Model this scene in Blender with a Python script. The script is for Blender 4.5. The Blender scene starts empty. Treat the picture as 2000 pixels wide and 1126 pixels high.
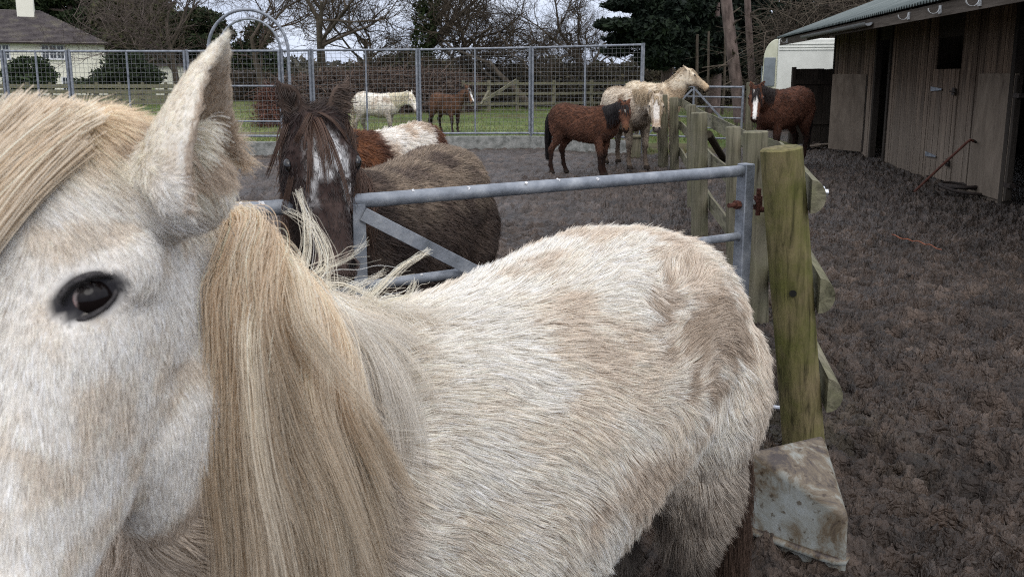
import bpy, bmesh, math, random
import numpy as np
from mathutils import Vector, Matrix
from mathutils.bvhtree import BVHTree
from mathutils.kdtree import KDTree

random.seed(7)
RNG = np.random.default_rng(7)
scene = bpy.context.scene
col = scene.collection
R = math.radians

# ------------------------------------------------------------------ camera
CAM_H = 1.5
FPX, CU, CV, HZ = 1540.0, 1000.0, 400.0, 147.0      # focal length, principal point and horizon in photograph pixels
TH = math.atan((CV - HZ) / FPX)
cam_d = bpy.data.cameras.new("camera")
cam = bpy.data.objects.new("camera", cam_d)
col.objects.link(cam)
cam.location = (0, 0, CAM_H)
cam.rotation_euler = (math.pi / 2 - TH, 0, 0)
cam_d.sensor_width = 36.0
cam_d.lens = FPX / 2000 * 36
cam_d.shift_y = -(563 - CV) / 2000
cam_d.clip_start = 0.02
cam_d.clip_end = 3000
cam_d.dof.use_dof = True
cam_d.dof.focus_distance = 3.0
cam_d.dof.aperture_fstop = 10.5
scene.camera = cam

# ------------------------------------------------------------------ world, sun, exposure
SUN_EL, SUN_ROT = R(48), R(200)
world = bpy.data.worlds.new("World")
scene.world = world
world.use_nodes = True
wn = world.node_tree.nodes
wl = world.node_tree.links
wn.clear()
w_out = wn.new("ShaderNodeOutputWorld")
w_bg = wn.new("ShaderNodeBackground")
w_sky = wn.new("ShaderNodeTexSky")
w_sky.sky_type = 'NISHITA'
w_sky.sun_disc = False
w_sky.sun_elevation = SUN_EL
w_sky.sun_rotation = SUN_ROT
w_sky.air_density = 1.0
w_sky.dust_density = 3.0
w_tc = wn.new("ShaderNodeTexCoord")
w_map = wn.new("ShaderNodeMapping")
w_map.inputs['Scale'].default_value = (2.2, 2.2, 7.0)
w_noise = wn.new("ShaderNodeTexNoise")
w_noise.inputs['Scale'].default_value = 1.6
w_noise.inputs['Detail'].default_value = 7
w_noise.inputs['Roughness'].default_value = 0.55
w_ramp = wn.new("ShaderNodeValToRGB")          # cloud deck: darker and paler grey cloud
w_ramp.color_ramp.elements[0].position = 0.36
w_ramp.color_ramp.elements[0].color = (5.0, 5.5, 6.6, 1)
w_ramp.color_ramp.elements[1].position = 0.64
w_ramp.color_ramp.elements[1].color = (8.3, 8.7, 9.5, 1)
w_mix = wn.new("ShaderNodeMixRGB")
w_mix.inputs['Fac'].default_value = 0.9        # share of the sky hidden by the overcast
wl.new(w_tc.outputs['Generated'], w_map.inputs['Vector'])
wl.new(w_map.outputs['Vector'], w_noise.inputs['Vector'])
wl.new(w_noise.outputs['Fac'], w_ramp.inputs['Fac'])
wl.new(w_sky.outputs['Color'], w_mix.inputs['Color1'])
wl.new(w_ramp.outputs['Color'], w_mix.inputs['Color2'])
# an overcast sky is brightest overhead and about a third as bright at the horizon
w_sep = wn.new("ShaderNodeSeparateXYZ")
wl.new(w_tc.outputs['Generated'], w_sep.inputs['Vector'])
w_el = wn.new("ShaderNodeValToRGB")
w_el.color_ramp.elements[0].position = 0.02
w_el.color_ramp.elements[0].color = (0.70, 0.73, 0.79, 1)
w_el.color_ramp.elements[1].position = 0.75
w_el.color_ramp.elements[1].color = (1.46, 1.40, 1.33, 1)
wl.new(w_sep.outputs['Z'], w_el.inputs['Fac'])
w_sc = wn.new("ShaderNodeMixRGB")
w_sc.blend_type = 'MULTIPLY'
w_sc.inputs['Fac'].default_value = 1.0
wl.new(w_mix.outputs['Color'], w_sc.inputs['Color1'])
wl.new(w_el.outputs['Color'], w_sc.inputs['Color2'])
wl.new(w_sc.outputs['Color'], w_bg.inputs['Color'])
w_bg.inputs['Strength'].default_value = 0.12
wl.new(w_bg.outputs['Background'], w_out.inputs['Surface'])

sun_d = bpy.data.lights.new("sun", 'SUN')
sun = bpy.data.objects.new("sun", sun_d)
col.objects.link(sun)
sun_d.energy = 0.8
sun_d.angle = R(35)
sun_d.color = (1.0, 0.96, 0.9)
# the light comes from high up, behind the camera
sun.rotation_euler = (math.pi / 2 - SUN_EL, 0, R(20))
scene.view_settings.view_transform = 'Standard'
scene.view_settings.look = 'None'
scene.view_settings.gamma = 1.0
scene.view_settings.use_curve_mapping = False
scene.view_settings.exposure = 0.45
scene.cycles.max_bounces = 7
scene.cycles.diffuse_bounces = 4
scene.cycles.glossy_bounces = 3
scene.cycles.transmission_bounces = 6
scene.cycles.transparent_max_bounces = 8
scene.cycles.use_denoising = False
scene.cycles.filter_width = 1.05
scene.cycles.use_adaptive_sampling = True
scene.cycles.adaptive_threshold = 0.006
scene.cycles_curves.shape = 'RIBBONS'
scene.cycles_curves.subdivisions = 2

# ------------------------------------------------------------------ helpers
F_ = np.array([0, math.cos(TH), -math.sin(TH)])
U_ = np.array([0, math.sin(TH), math.cos(TH)])
X_ = np.array([1.0, 0, 0])


def ray(u, v):
    return F_ + X_ * ((u - CU) / FPX) - U_ * ((v - CV) / FPX)


def at(u, v, Y):
    """the place seen at photograph pixel u, v that lies Y metres ahead"""
    d = ray(u, v)
    return np.array([0, 0, CAM_H]) + d * (Y / d[1])


def on_ground(u, v, z=0.0):
    d = ray(u, v)
    return np.array([0, 0, CAM_H]) + d * ((z - CAM_H) / d[2])


def nrm(a):
    a = np.asarray(a, float)
    return a / (np.linalg.norm(a, axis=-1, keepdims=True) + 1e-12)


def _hash(ix, iy, iz, seed):
    h = (ix.astype(np.int64) * 374761393 + iy.astype(np.int64) * 668265263 + iz.astype(np.int64) * 2147483647 + seed * 974711) & 0xFFFFFFFF
    h = ((h ^ (h >> 13)) * 1274126177) & 0xFFFFFFFF
    h = ((h ^ (h >> 16)) * 2246822519) & 0xFFFFFFFF
    return ((h ^ (h >> 15)) & 0xFFFFFF) / float(0xFFFFFF)


def vnoise(P, scale=1.0, seed=0):
    """value noise in -1..1"""
    Q = np.asarray(P, float) * scale
    I = np.floor(Q).astype(np.int64)
    f = Q - I
    f = f * f * f * (f * (f * 6 - 15) + 10)
    out = 0
    for dx in (0, 1):
        wx = f[:, 0] if dx else 1 - f[:, 0]
        for dy in (0, 1):
            wy = f[:, 1] if dy else 1 - f[:, 1]
            for dz in (0, 1):
                wz = f[:, 2] if dz else 1 - f[:, 2]
                out = out + wx * wy * wz * _hash(I[:, 0] + dx, I[:, 1] + dy, I[:, 2] + dz, seed)
    return out * 2 - 1


def fbm(P, scale=1.0, octaves=4, seed=0, gain=0.5):
    a, s, t = 0, 1.0, 0
    for i in range(octaves):
        a = a + s * vnoise(P, scale * 2.03 ** i, seed + i * 17)
        t += s
        s *= gain
    return a / t


def sstep(a, b, x):
    t = np.clip((np.asarray(x, float) - a) / (b - a), 0, 1)
    return t * t * (3 - 2 * t)


def lerp(a, b, t):
    return a + (b - a) * t


# ---- scene bookkeeping
def tag(o, label=None, cat=None, group=None, kind=None):
    if label: o['label'] = label
    if cat: o['category'] = cat
    if group: o['group'] = group
    if kind: o['kind'] = kind
    return o


def empty(name, loc=(0, 0, 0), rz=0.0, label=None, cat=None, group=None, scale=1.0):
    o = bpy.data.objects.new(name, None)
    col.objects.link(o)
    o.location = loc
    o.rotation_euler = (0, 0, rz)
    o.scale = (scale, scale, scale)
    o.empty_display_size = 0.1
    return tag(o, label, cat, group)


def mesh_obj(name, verts, faces, mat, parent=None, smooth=False):
    me = bpy.data.meshes.new(name)
    me.from_pydata([tuple(v) for v in verts], [], faces)
    me.update()
    o = bpy.data.objects.new(name, me)
    col.objects.link(o)
    if mat is not None: me.materials.append(mat)
    if smooth:
        me.polygons.foreach_set('use_smooth', [True] * len(me.polygons))
    if parent is not None: o.parent = parent
    return o


class MB:
    """collects boxes, tubes and lofts; build() links them as ONE mesh object"""
    def __init__(self):
        self.v, self.f, self.uvs = [], [], None

    def add(self, verts, faces):
        b = len(self.v)
        self.v.extend([tuple(map(float, p)) for p in verts])
        self.f.extend([tuple(i + b for i in f) for f in faces])
        return self

    def box(self, lo, hi, M=None):
        x0, y0, z0 = lo
        x1, y1, z1 = hi
        vs = [(x0, y0, z0), (x1, y0, z0), (x1, y1, z0), (x0, y1, z0), (x0, y0, z1), (x1, y0, z1), (x1, y1, z1), (x0, y1, z1)]
        if M is not None: vs = [tuple(M @ Vector(p)) for p in vs]
        return self.add(vs, [(3, 2, 1, 0), (4, 5, 6, 7), (0, 1, 5, 4), (1, 2, 6, 5), (2, 3, 7, 6), (3, 0, 4, 7)])

    def bar(self, a, b, w, h, up=(0, 0, 1)):
        """a rectangular bar from a to b, w wide (sideways) and h high (along up)"""
        a, b, up = np.array(a, float), np.array(b, float), np.array(up, float)
        d = nrm(b - a)
        s = nrm(np.cross(d, up))
        u = np.cross(s, d)
        vs = []
        for p in (a, b):
            for (i, j) in ((-1, -1), (1, -1), (1, 1), (-1, 1)):
                vs.append(p + s * i * w / 2 + u * j * h / 2)
        return self.add(vs, [(0, 3, 2, 1), (4, 5, 6, 7), (0, 1, 5, 4), (1, 2, 6, 5), (2, 3, 7, 6), (3, 0, 4, 7)])

    def tube(self, pts, rad, n=8, caps=True):
        """a round tube through pts, rad one number or one per point"""
        pts = [np.array(p, float) for p in pts]
        k = len(pts)
        rad = [rad] * k if np.isscalar(rad) else rad
        ref = np.array([0.31, 0.17, 0.93])
        vs, prev = [], None
        for i, p in enumerate(pts):
            d = nrm(pts[min(i + 1, k - 1)] - pts[max(i - 1, 0)])
            s = np.cross(d, ref if prev is None else np.cross(prev, d))
            if np.linalg.norm(s) < 1e-6: s = np.cross(d, (1, 0, 0))
            s = nrm(s)
            prev = s if prev is None else nrm(prev - d * np.dot(prev, d))
            s = prev
            u = np.cross(d, s)
            for j in range(n):
                t = 2 * math.pi * j / n
                vs.append(p + (s * math.cos(t) + u * math.sin(t)) * rad[i])
        fs = []
        for i in range(k - 1):
            for j in range(n):
                j2 = (j + 1) % n
                fs.append((i * n + j, i * n + j2, (i + 1) * n + j2, (i + 1) * n + j))
        if caps:
            fs.append(tuple(range(n))[::-1])
            fs.append(tuple((k - 1) * n + j for j in range(n)))
        return self.add(vs, fs)

    def loft(self, rings):
        """rings: lists of points, all the same length, closed at both ends"""
        n = len(rings[0])
        vs = [p for r in rings for p in r]
        fs = []
        for i in range(len(rings) - 1):
            for j in range(n):
                j2 = (j + 1) % n
                fs.append((i * n + j, i * n + j2, (i + 1) * n + j2, (i + 1) * n + j))
        fs.append(tuple(range(n))[::-1])
        fs.append(tuple((len(rings) - 1) * n + j for j in range(n)))
        return self.add(vs, fs)

    def ellipsoid(self, c, r, M=None, nu=14, nv=9):
        rings = []
        c = np.array(c, float)
        for i in range(nv):
            t = math.pi * (0.04 + 0.92 * i / (nv - 1))
            ring = []
            for j in range(nu):
                a = 2 * math.pi * j / nu
                p = np.array([r[0] * math.sin(t) * math.cos(a), r[1] * math.sin(t) * math.sin(a), -r[2] * math.cos(t)])
                if M is not None: p = np.array(M, float) @ p
                ring.append(c + p)
            rings.append(ring)
        return self.loft(rings)

    def build(self, name, mat, parent=None, smooth=False, bevel=0.0, seg=2, angle=35):
        o = mesh_obj(name, self.v, self.f, mat, parent, smooth)
        me = o.data
        bm = bmesh.new()
        bm.from_mesh(me)
        bmesh.ops.recalc_face_normals(bm, faces=bm.faces)
        bm.to_mesh(me)
        bm.free()
        if bevel > 0:
            m = o.modifiers.new("bevel", 'BEVEL')
            m.width = bevel
            m.segments = seg
            m.limit_method = 'ANGLE'
            m.angle_limit = R(30)
        if smooth:
            sharp_by_angle(me, angle)
        return o


def sharp_by_angle(me, angle):
    bm = bmesh.new()
    bm.from_mesh(me)
    lim = R(angle)
    for e in bm.edges:
        if len(e.link_faces) == 2 and e.calc_face_angle(0.0) > lim: e.smooth = False
    bm.to_mesh(me)
    bm.free()


def curves_obj(name, pts, rad, tint, mat, parent=None):
    """pts n x k x 3, rad n x k, tint n x 3: one hair-curves object"""
    n, k, _ = pts.shape
    cu = bpy.data.hair_curves.new(name)
    cu.add_curves([k] * n)
    cu.attributes['position'].data.foreach_set('vector', np.ascontiguousarray(pts, np.float32).ravel())
    ra = cu.attributes.get('radius') or cu.attributes.new('radius', 'FLOAT', 'POINT')
    ra.data.foreach_set('value', np.ascontiguousarray(rad, np.float32).ravel())
    tint = np.asarray(tint)
    tc = cu.attributes.new('tint', 'FLOAT_COLOR', 'CURVE' if tint.ndim == 2 else 'POINT')
    tint = tint.reshape(-1, 3)
    t4 = np.ones((len(tint), 4), np.float32)
    t4[:, :3] = np.clip(tint, 0.002, 0.95)
    tc.data.foreach_set('color', t4.ravel())
    cu.materials.append(mat)
    o = bpy.data.objects.new(name, cu)
    col.objects.link(o)
    if parent is not None: o.parent = parent
    return o


# ---- materials
def new_mat(name):
    m = bpy.data.materials.new(name)
    m.use_nodes = True
    nt = m.node_tree
    return m, nt.nodes, nt.links, nt.nodes['Principled BSDF']


def ramp(nd, pos_cols):
    r = nd.new("ShaderNodeValToRGB")
    el = r.color_ramp.elements
    while len(el) > len(pos_cols): el.remove(el[-1])
    while len(el) < len(pos_cols): el.new(0.5)
    for e, (p, c) in zip(el, pos_cols):
        e.position = p
        e.color = (*c, 1)
    return r


def noise_mat(name, cols, scale=5.0, detail=6, rough=(0.7, 0.9), stretch=(1, 1, 1), bump=0.0, bump_scale=None, metallic=0.0, pos=None, distortion=0.0, spec=0.3, coord='Object'):
    m, nd, lk, bs = new_mat(name)
    tc = nd.new("ShaderNodeTexCoord")
    mp = nd.new("ShaderNodeMapping")
    mp.inputs['Scale'].default_value = stretch
    lk.new(tc.outputs[coord], mp.inputs['Vector'])
    n1 = nd.new("ShaderNodeTexNoise")
    n1.inputs['Scale'].default_value = scale
    n1.inputs['Detail'].default_value = detail
    n1.inputs['Roughness'].default_value = 0.62
    n1.inputs['Distortion'].default_value = distortion
    lk.new(mp.outputs['Vector'], n1.inputs['Vector'])
    pos = pos or [0.3 + 0.4 * i / max(1, len(cols) - 1) for i in range(len(cols))]
    rp = ramp(nd, list(zip(pos, cols)))
    lk.new(n1.outputs['Fac'], rp.inputs['Fac'])
    lk.new(rp.outputs['Color'], bs.inputs['Base Color'])
    mr = nd.new("ShaderNodeMapRange")
    mr.inputs['To Min'].default_value = rough[0]
    mr.inputs['To Max'].default_value = rough[1]
    lk.new(n1.outputs['Fac'], mr.inputs['Value'])
    lk.new(mr.outputs['Result'], bs.inputs['Roughness'])
    bs.inputs['Metallic'].default_value = metallic
    bs.inputs['Specular IOR Level'].default_value = spec
    if bump > 0:
        n2 = nd.new("ShaderNodeTexNoise")
        n2.inputs['Scale'].default_value = bump_scale or scale * 3
        n2.inputs['Detail'].default_value = 6
        lk.new(mp.outputs['Vector'], n2.inputs['Vector'])
        bp = nd.new("ShaderNodeBump")
        bp.inputs['Strength'].default_value = bump
        bp.inputs['Distance'].default_value = 0.02
        lk.new(n2.outputs['Fac'], bp.inputs['Height'])
        lk.new(bp.outputs['Normal'], bs.inputs['Normal'])
    return m


def tint_mat(name, rough=0.8, spec=0.15, noise=0.0, nscale=60, bump=0.0):
    """colour comes from the painted 'tint' attribute of the mesh or the hair"""
    m, nd, lk, bs = new_mat(name)
    at_ = nd.new("ShaderNodeAttribute")
    at_.attribute_name = 'tint'
    bs.inputs['Roughness'].default_value = rough
    bs.inputs['Specular IOR Level'].default_value = spec
    if noise > 0:
        tc = nd.new("ShaderNodeTexCoord")
        n1 = nd.new("ShaderNodeTexNoise")
        n1.inputs['Scale'].default_value = nscale
        n1.inputs['Detail'].default_value = 5
        lk.new(tc.outputs['Object'], n1.inputs['Vector'])
        mr = nd.new("ShaderNodeMapRange")
        mr.inputs['From Min'].default_value = 0.3
        mr.inputs['From Max'].default_value = 0.7
        mr.inputs['To Min'].default_value = 1 - noise
        mr.inputs['To Max'].default_value = 1 + noise
        lk.new(n1.outputs['Fac'], mr.inputs['Value'])
        vm = nd.new("ShaderNodeVectorMath")
        vm.operation = 'SCALE'
        lk.new(at_.outputs['Color'], vm.inputs[0])
        lk.new(mr.outputs['Result'], vm.inputs['Scale'])
        lk.new(vm.outputs['Vector'], bs.inputs['Base Color'])
        if bump:
            bp = nd.new("ShaderNodeBump")
            bp.inputs['Strength'].default_value = bump
            bp.inputs['Distance'].default_value = 0.01
            lk.new(n1.outputs['Fac'], bp.inputs['Height'])
            lk.new(bp.outputs['Normal'], bs.inputs['Normal'])
    else:
        lk.new(at_.outputs['Color'], bs.inputs['Base Color'])
    return m


def hair_mat(name, rough=0.5, radial=0.025):
    m = bpy.data.materials.new(name)
    m.use_nodes = True
    nd, lk = m.node_tree.nodes, m.node_tree.links
    nd.clear()
    out = nd.new("ShaderNodeOutputMaterial")
    at_ = nd.new("ShaderNodeAttribute")
    at_.attribute_name = 'tint'
    df = nd.new("ShaderNodeBsdfDiffuse")
    tr = nd.new("ShaderNodeBsdfTranslucent")
    gl = nd.new("ShaderNodeBsdfGlossy")
    gl.inputs['Roughness'].default_value = rough
    gl.inputs['Color'].default_value = (0.9, 0.9, 0.9, 1)
    for b_ in (df, tr): lk.new(at_.outputs['Color'], b_.inputs['Color'])
    m1 = nd.new("ShaderNodeMixShader")
    m1.inputs['Fac'].default_value = 0.28
    lk.new(df.outputs['BSDF'], m1.inputs[1])
    lk.new(tr.outputs['BSDF'], m1.inputs[2])
    m2 = nd.new("ShaderNodeMixShader")
    m2.inputs['Fac'].default_value = radial
    lk.new(m1.outputs['Shader'], m2.inputs[1])
    lk.new(gl.outputs['BSDF'], m2.inputs[2])
    lk.new(m2.outputs['Shader'], out.inputs['Surface'])
    return m


M_SKIN = tint_mat("coat under the hair", 0.9, 0.05, 0.12, 40)
M_HAIR = hair_mat("pony hair")
M_EYE, _n, _l, _b = new_mat("dark wet eye")
_b.inputs['Base Color'].default_value = (0.004, 0.003, 0.003, 1)
_b.inputs['Roughness'].default_value = 0.04
_b.inputs['Specular IOR Level'].default_value = 0.6
M_LID = noise_mat("dark eyelid skin", [(0.014, 0.013, 0.014), (0.06, 0.054, 0.054)], 120, rough=(0.5, 0.75), spec=0.3, bump=0.4, bump_scale=220)
# ------------------------------------------------------------------ ponies: one continuous body, hair as children
TRUNK = [  # x forward, z centre, half height, half width
    (-0.625, 0.93, 0.10, 0.075), (-0.58, 0.925, 0.18, 0.145), (-0.49, 0.93, 0.245, 0.205), (-0.36, 0.92, 0.275, 0.24),
    (-0.18, 0.88, 0.285, 0.25), (0.04, 0.845, 0.295, 0.262), (0.22, 0.845, 0.30, 0.25), (0.34, 0.868, 0.30, 0.215),
    (0.46, 0.865, 0.25, 0.18), (0.55, 0.85, 0.17, 0.13), (0.60, 0.85, 0.08, 0.07)]
HEAD = [  # s along the head, front, back, half width (metres for a head of length 0.46)
    (-0.05, -0.035, -0.11, 0.045), (0.03, -0.008, -0.15, 0.066), (0.15, 0.0, -0.195, 0.082), (0.30, 0.002, -0.222, 0.094),
    (0.42, -0.004, -0.212, 0.084), (0.55, -0.008, -0.165, 0.064), (0.68, -0.008, -0.132, 0.052), (0.80, -0.008, -0.118, 0.049),
    (0.90, -0.012, -0.115, 0.052), (0.97, -0.03, -0.105, 0.044), (1.02, -0.055, -0.085, 0.02)]
HL = 0.46


def ell_ring(c, a, b, n=20, p=2.3):
    out = []
    for j in range(n):
        t = 2 * math.pi * j / n
        ct, st = math.cos(t), math.sin(t)
        e = 2 / p
        out.append(c + a * (abs(ct) ** e * (1 if ct >= 0 else -1)) + b * (abs(st) ** e * (1 if st >= 0 else -1)))
    return out


def limb(mb, pts):
    """pts: (centre, half x, half y) from the top of a limb down"""
    rings = []
    for i, (c, rx, ry) in enumerate(pts):
        rings.append(ell_ring(np.array(c, float), np.array([rx, 0, 0.0]), np.array([0, ry, 0.0]), 14, 2.1))
    mb.loft(rings)


def head_frame(o, a, n):
    a = nrm(a)
    n = nrm(np.array(n) - a * np.dot(n, a))
    l = np.cross(n, a)
    return dict(o=np.array(o, float), a=a, n=n, l=l)


def hp(h, s, lat, nn, k=1.0):
    return h['o'] + h['a'] * (s * HL * k) + h['l'] * (lat * k) + h['n'] * (nn * k)


def ear_shape(mb, base, up, out, front, length, width, thick=0.012, cone=False):
    """a cupped ear: crescents that grow, close in and come to a tip; 'front' is where the cup opens"""
    rings = []
    N = 9
    for i in range(9):
        t = i / 8
        w = width * (0.62 + 0.5 * math.sin(math.pi * min(1, t * 1.15 + 0.12)) - 0.55 * t * t) * (1 - t ** 3.2 * 0.93)
        if cone: w = width * (1 - 0.50 * t - 0.45 * t ** 3)
        d = w * 0.62
        c = base + up * (length * t) + out * (0.012 * math.sin(t * 3) - 0.02 * t * t)
        r = []
        span = 1.75 - 0.5 * t
        for j in range(N):
            q = -span + 2 * span * j / (N - 1)
            r.append(c + out * (math.sin(q) * w / 2) - front * (math.cos(q) * d * 0.6 - d * 0.2))
        for j in range(N - 1, -1, -1):
            q = -span + 2 * span * j / (N - 1)
            k = max(0.05, 1 - thick / (w / 2 + 0.004) * (1 - 0.3 * t))
            r.append(c + out * (math.sin(q) * w / 2 * k) - front * (math.cos(q) * d * 0.6 * k - d * 0.2))
        rings.append(r)
    mb.loft(rings)


def body_mesh(trunk, neck, h, hk, legs, voxel, ears, extra=None, smooth_it=5, HEAD=HEAD):
    """neck: list of (centre, half height, half width, up vector); h: head frame; hk: head scale"""
    mb = MB()
    X = np.array
    mb.loft([ell_ring(X([x, 0, z]), X([0, hw, 0]), X([0, 0, hh]), 24, 2.25) for x, z, hh, hw in trunk])
    rings = []
    for i, (c, hh, hw, up) in enumerate(neck):
        d = nrm(neck[min(i + 1, len(neck) - 1)][0] - neck[max(i - 1, 0)][0])
        u = nrm(up - d * np.dot(up, d))
        s = np.cross(u, d)
        rings.append(ell_ring(c, s * hw, u * hh, 20, 2.0))
    mb.loft(rings)
    rings = []
    for s, nf, nb, hw in HEAD:
        c = hp(h, s, 0, (nf + nb) / 2, hk)
        r = []
        half = (nf - nb) / 2 * hk
        for j in range(24):
            t = 2 * math.pi * j / 24
            ct, st = math.cos(t), math.sin(t)
            e = 2 / 2.5
            lat = abs(ct) ** e * np.sign(ct) * hw * hk
            dep = abs(st) ** e * np.sign(st) * half
            if st < 0: lat *= 1 - 0.28 * (-st) ** 2          # narrower towards the jaw
            r.append(c + h['l'] * lat + h['n'] * dep)
        rings.append(r)
    mb.loft(rings)
    MH = np.stack([h['a'], h['l'], h['n']], 1)
    for sg in (-1, 1):
        mb.ellipsoid(hp(h, 0.30, sg * 0.077, -0.045, hk), (0.034 * hk, 0.024 * hk, 0.026 * hk), MH)     # brow
        mb.ellipsoid(hp(h, 0.34, sg * 0.06, -0.135, hk), (0.075 * hk, 0.035 * hk, 0.075 * hk), MH)      # cheek
        mb.ellipsoid(hp(h, 0.915, sg * 0.036, -0.035, hk), (0.03 * hk, 0.021 * hk, 0.024 * hk), MH)     # nostril
    mb.ellipsoid(hp(h, 0.95, 0, -0.10, hk), (0.03 * hk, 0.036 * hk, 0.026 * hk), MH)                    # chin
    for e in ears: ear_shape(mb, *e)
    for sg, dxf, dxh in legs:
        y = 0.125 * sg
        def f(x, z): return (x + dxf * max(0, 1 - z / 0.66), z)
        def g(x, z): return (x + dxh * max(0, 1 - z / 0.8), z)
        q = [(0.37, 0.86, 0.12, 0.09, y * 0.9), (0.345, 0.74, 0.115, 0.085, y * 1.05), (0.33, 0.64, 0.085, 0.068, y * 1.08), (0.34, 0.52, 0.062, 0.052, y * 1.05),
             (0.35, 0.42, 0.05, 0.046, y), (0.352, 0.36, 0.048, 0.045, y), (0.345, 0.29, 0.034, 0.031, y), (0.345, 0.20, 0.034, 0.03, y), (0.348, 0.13, 0.043, 0.038, y),
             (0.37, 0.085, 0.036, 0.034, y), (0.39, 0.055, 0.044, 0.042, y), (0.40, 0.0, 0.058, 0.052, y)]
        limb(mb, [((f(x, z)[0], yy, z), rx, ry) for x, z, rx, ry, yy in q])
        q = [(-0.41, 0.98, 0.15, 0.09, y * 0.9), (-0.41, 0.86, 0.185, 0.11, y * 1.05), (-0.38, 0.74, 0.175, 0.10, y * 1.15), (-0.37, 0.64, 0.12, 0.082, y * 1.15),
             (-0.42, 0.54, 0.078, 0.06, y * 1.05), (-0.49, 0.455, 0.058, 0.045, y), (-0.515, 0.40, 0.056, 0.044, y), (-0.50, 0.31, 0.038, 0.034, y), (-0.495, 0.2, 0.036, 0.033, y),
             (-0.49, 0.135, 0.044, 0.04, y), (-0.465, 0.085, 0.037, 0.035, y), (-0.45, 0.055, 0.045, 0.042, y), (-0.44, 0.0, 0.058, 0.052, y)]
        limb(mb, [((g(x, z)[0], yy, z), rx, ry) for x, z, rx, ry, yy in q])
    if extra: extra(mb, h)
    me = bpy.data.meshes.new("tmp")
    me.from_pydata(mb.v, [], mb.f)
    bm = bmesh.new()
    bm.from_mesh(me)
    bmesh.ops.recalc_face_normals(bm, faces=bm.faces)
    bm.to_mesh(me)
    bm.free()
    o = bpy.data.objects.new("tmp", me)
    col.objects.link(o)
    m = o.modifiers.new("r", 'REMESH')
    m.mode = 'VOXEL'
    m.voxel_size = voxel
    m.use_smooth_shade = True
    m2 = o.modifiers.new("s", 'SMOOTH')
    m2.factor = 0.5
    m2.iterations = smooth_it
    dg = bpy.context.evaluated_depsgraph_get()
    res = bpy.data.meshes.new_from_object(o.evaluated_get(dg))
    bpy.data.objects.remove(o)
    bpy.data.meshes.remove(me)
    return res


def mesh_arrays(me):
    n = len(me.vertices)
    V = np.empty(n * 3, np.float32)
    me.vertices.foreach_get('co', V)
    N = np.empty(n * 3, np.float32)
    me.vertices.foreach_get('normal', N)
    me.calc_loop_triangles()
    T = np.empty(len(me.loop_triangles) * 3, np.int32)
    me.loop_triangles.foreach_get('vertices', T)
    return V.reshape(-1, 3).astype(float), N.reshape(-1, 3).astype(float), T.reshape(-1, 3)


def paint(me, rgb):
    a = me.attributes.get('tint') or me.attributes.new('tint', 'FLOAT_COLOR', 'POINT')
    c = np.ones((len(me.vertices), 4), np.float32)
    c[:, :3] = np.clip(rgb, 0.002, 0.95)
    a.data.foreach_set('color', c.ravel())


def sample(V, N, T, n, dens=None, rng=RNG):
    a, b, c = V[T[:, 0]], V[T[:, 1]], V[T[:, 2]]
    ar = np.linalg.norm(np.cross(b - a, c - a), axis=1)
    if dens is not None: ar = ar * dens((a + b + c) / 3, nrm(N[T].mean(1)))
    ar = ar / ar.sum()
    i = rng.choice(len(T), n, p=ar)
    r1, r2 = np.sqrt(rng.random(n)), rng.random(n)
    w = np.stack([1 - r1, r1 * (1 - r2), r1 * r2], 1)[:, :, None]
    return (V[T[i]] * w).sum(1), nrm((N[T[i]] * w).sum(1))


def head_coords(h, hk, P):
    d = (P - h['o']) / hk
    return np.stack([d @ h['a'] / HL, d @ h['l'], d @ h['n']], 1)


def strands(P, N, flow, length, lift, k=4, curl=0.25, rng=RNG, clump=None, clump_n=0, droop=0.0):
    """hairs that leave the skin along N*lift + flow and lie down along the flow"""
    n = len(P)
    tang = nrm(flow - N * np.sum(flow * N, 1, keepdims=True))
    rnd = rng.normal(0, 1, (n, 3)) * curl
    L = length[:, None]
    d0 = nrm(N * lift[:, None] * 1.6 + tang + rnd * 0.5)
    d1 = nrm(N * lift[:, None] * 0.35 + tang + rnd + np.array([0, 0, -droop]))
    t = np.linspace(0, 1, k)
    pts = np.empty((n, k, 3))
    for i, ti in enumerate(t):
        pts[:, i] = P + d0 * (L * (ti - 0.5 * ti * ti)) + d1 * (L * 0.5 * ti * ti) 
    pts[:, 0] -= N * 0.002
    if clump_n:
        ci = rng.choice(n, min(clump_n, n), replace=False)
        kd = KDTree(len(ci))
        for j, q in enumerate(ci): kd.insert(Vector(P[q]), j)
        kd.balance()
        near = np.array([kd.find(Vector(p))[1] for p in P])
        cc = ci[near]
        for i, ti in enumerate(t):
            if i == 0: continue
            pts[:, i] = lerp(pts[:, i], pts[cc, i] + (P - P[cc]) * 0.25, clump * ti)
    return pts


def radii(n, k, r, rng=RNG, tip=0.15):
    t = np.linspace(0, 1, k)
    return (r * (0.7 + 0.6 * rng.random(n)))[:, None] * lerp(1.0, tip, t ** 1.3)[None, :]


def body_flow(P, H, h, head=None):
    f = np.tile(np.array([-1.0, 0, -0.65]), (len(P), 1))
    leg = sstep(0.62, 0.45, P[:, 2])[:, None]
    f = lerp(f, np.array([-0.15, 0, -1.0]), leg)
    rump = (sstep(-0.35, -0.6, P[:, 0]) * sstep(0.4, 0.6, P[:, 2]))[:, None]
    f = lerp(f, np.array([-0.3, 0, -1.0]), rump)
    if head is not None:
        f = lerp(f, np.tile(h['a'], (len(P), 1)), head[:, None])
    return f


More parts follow.
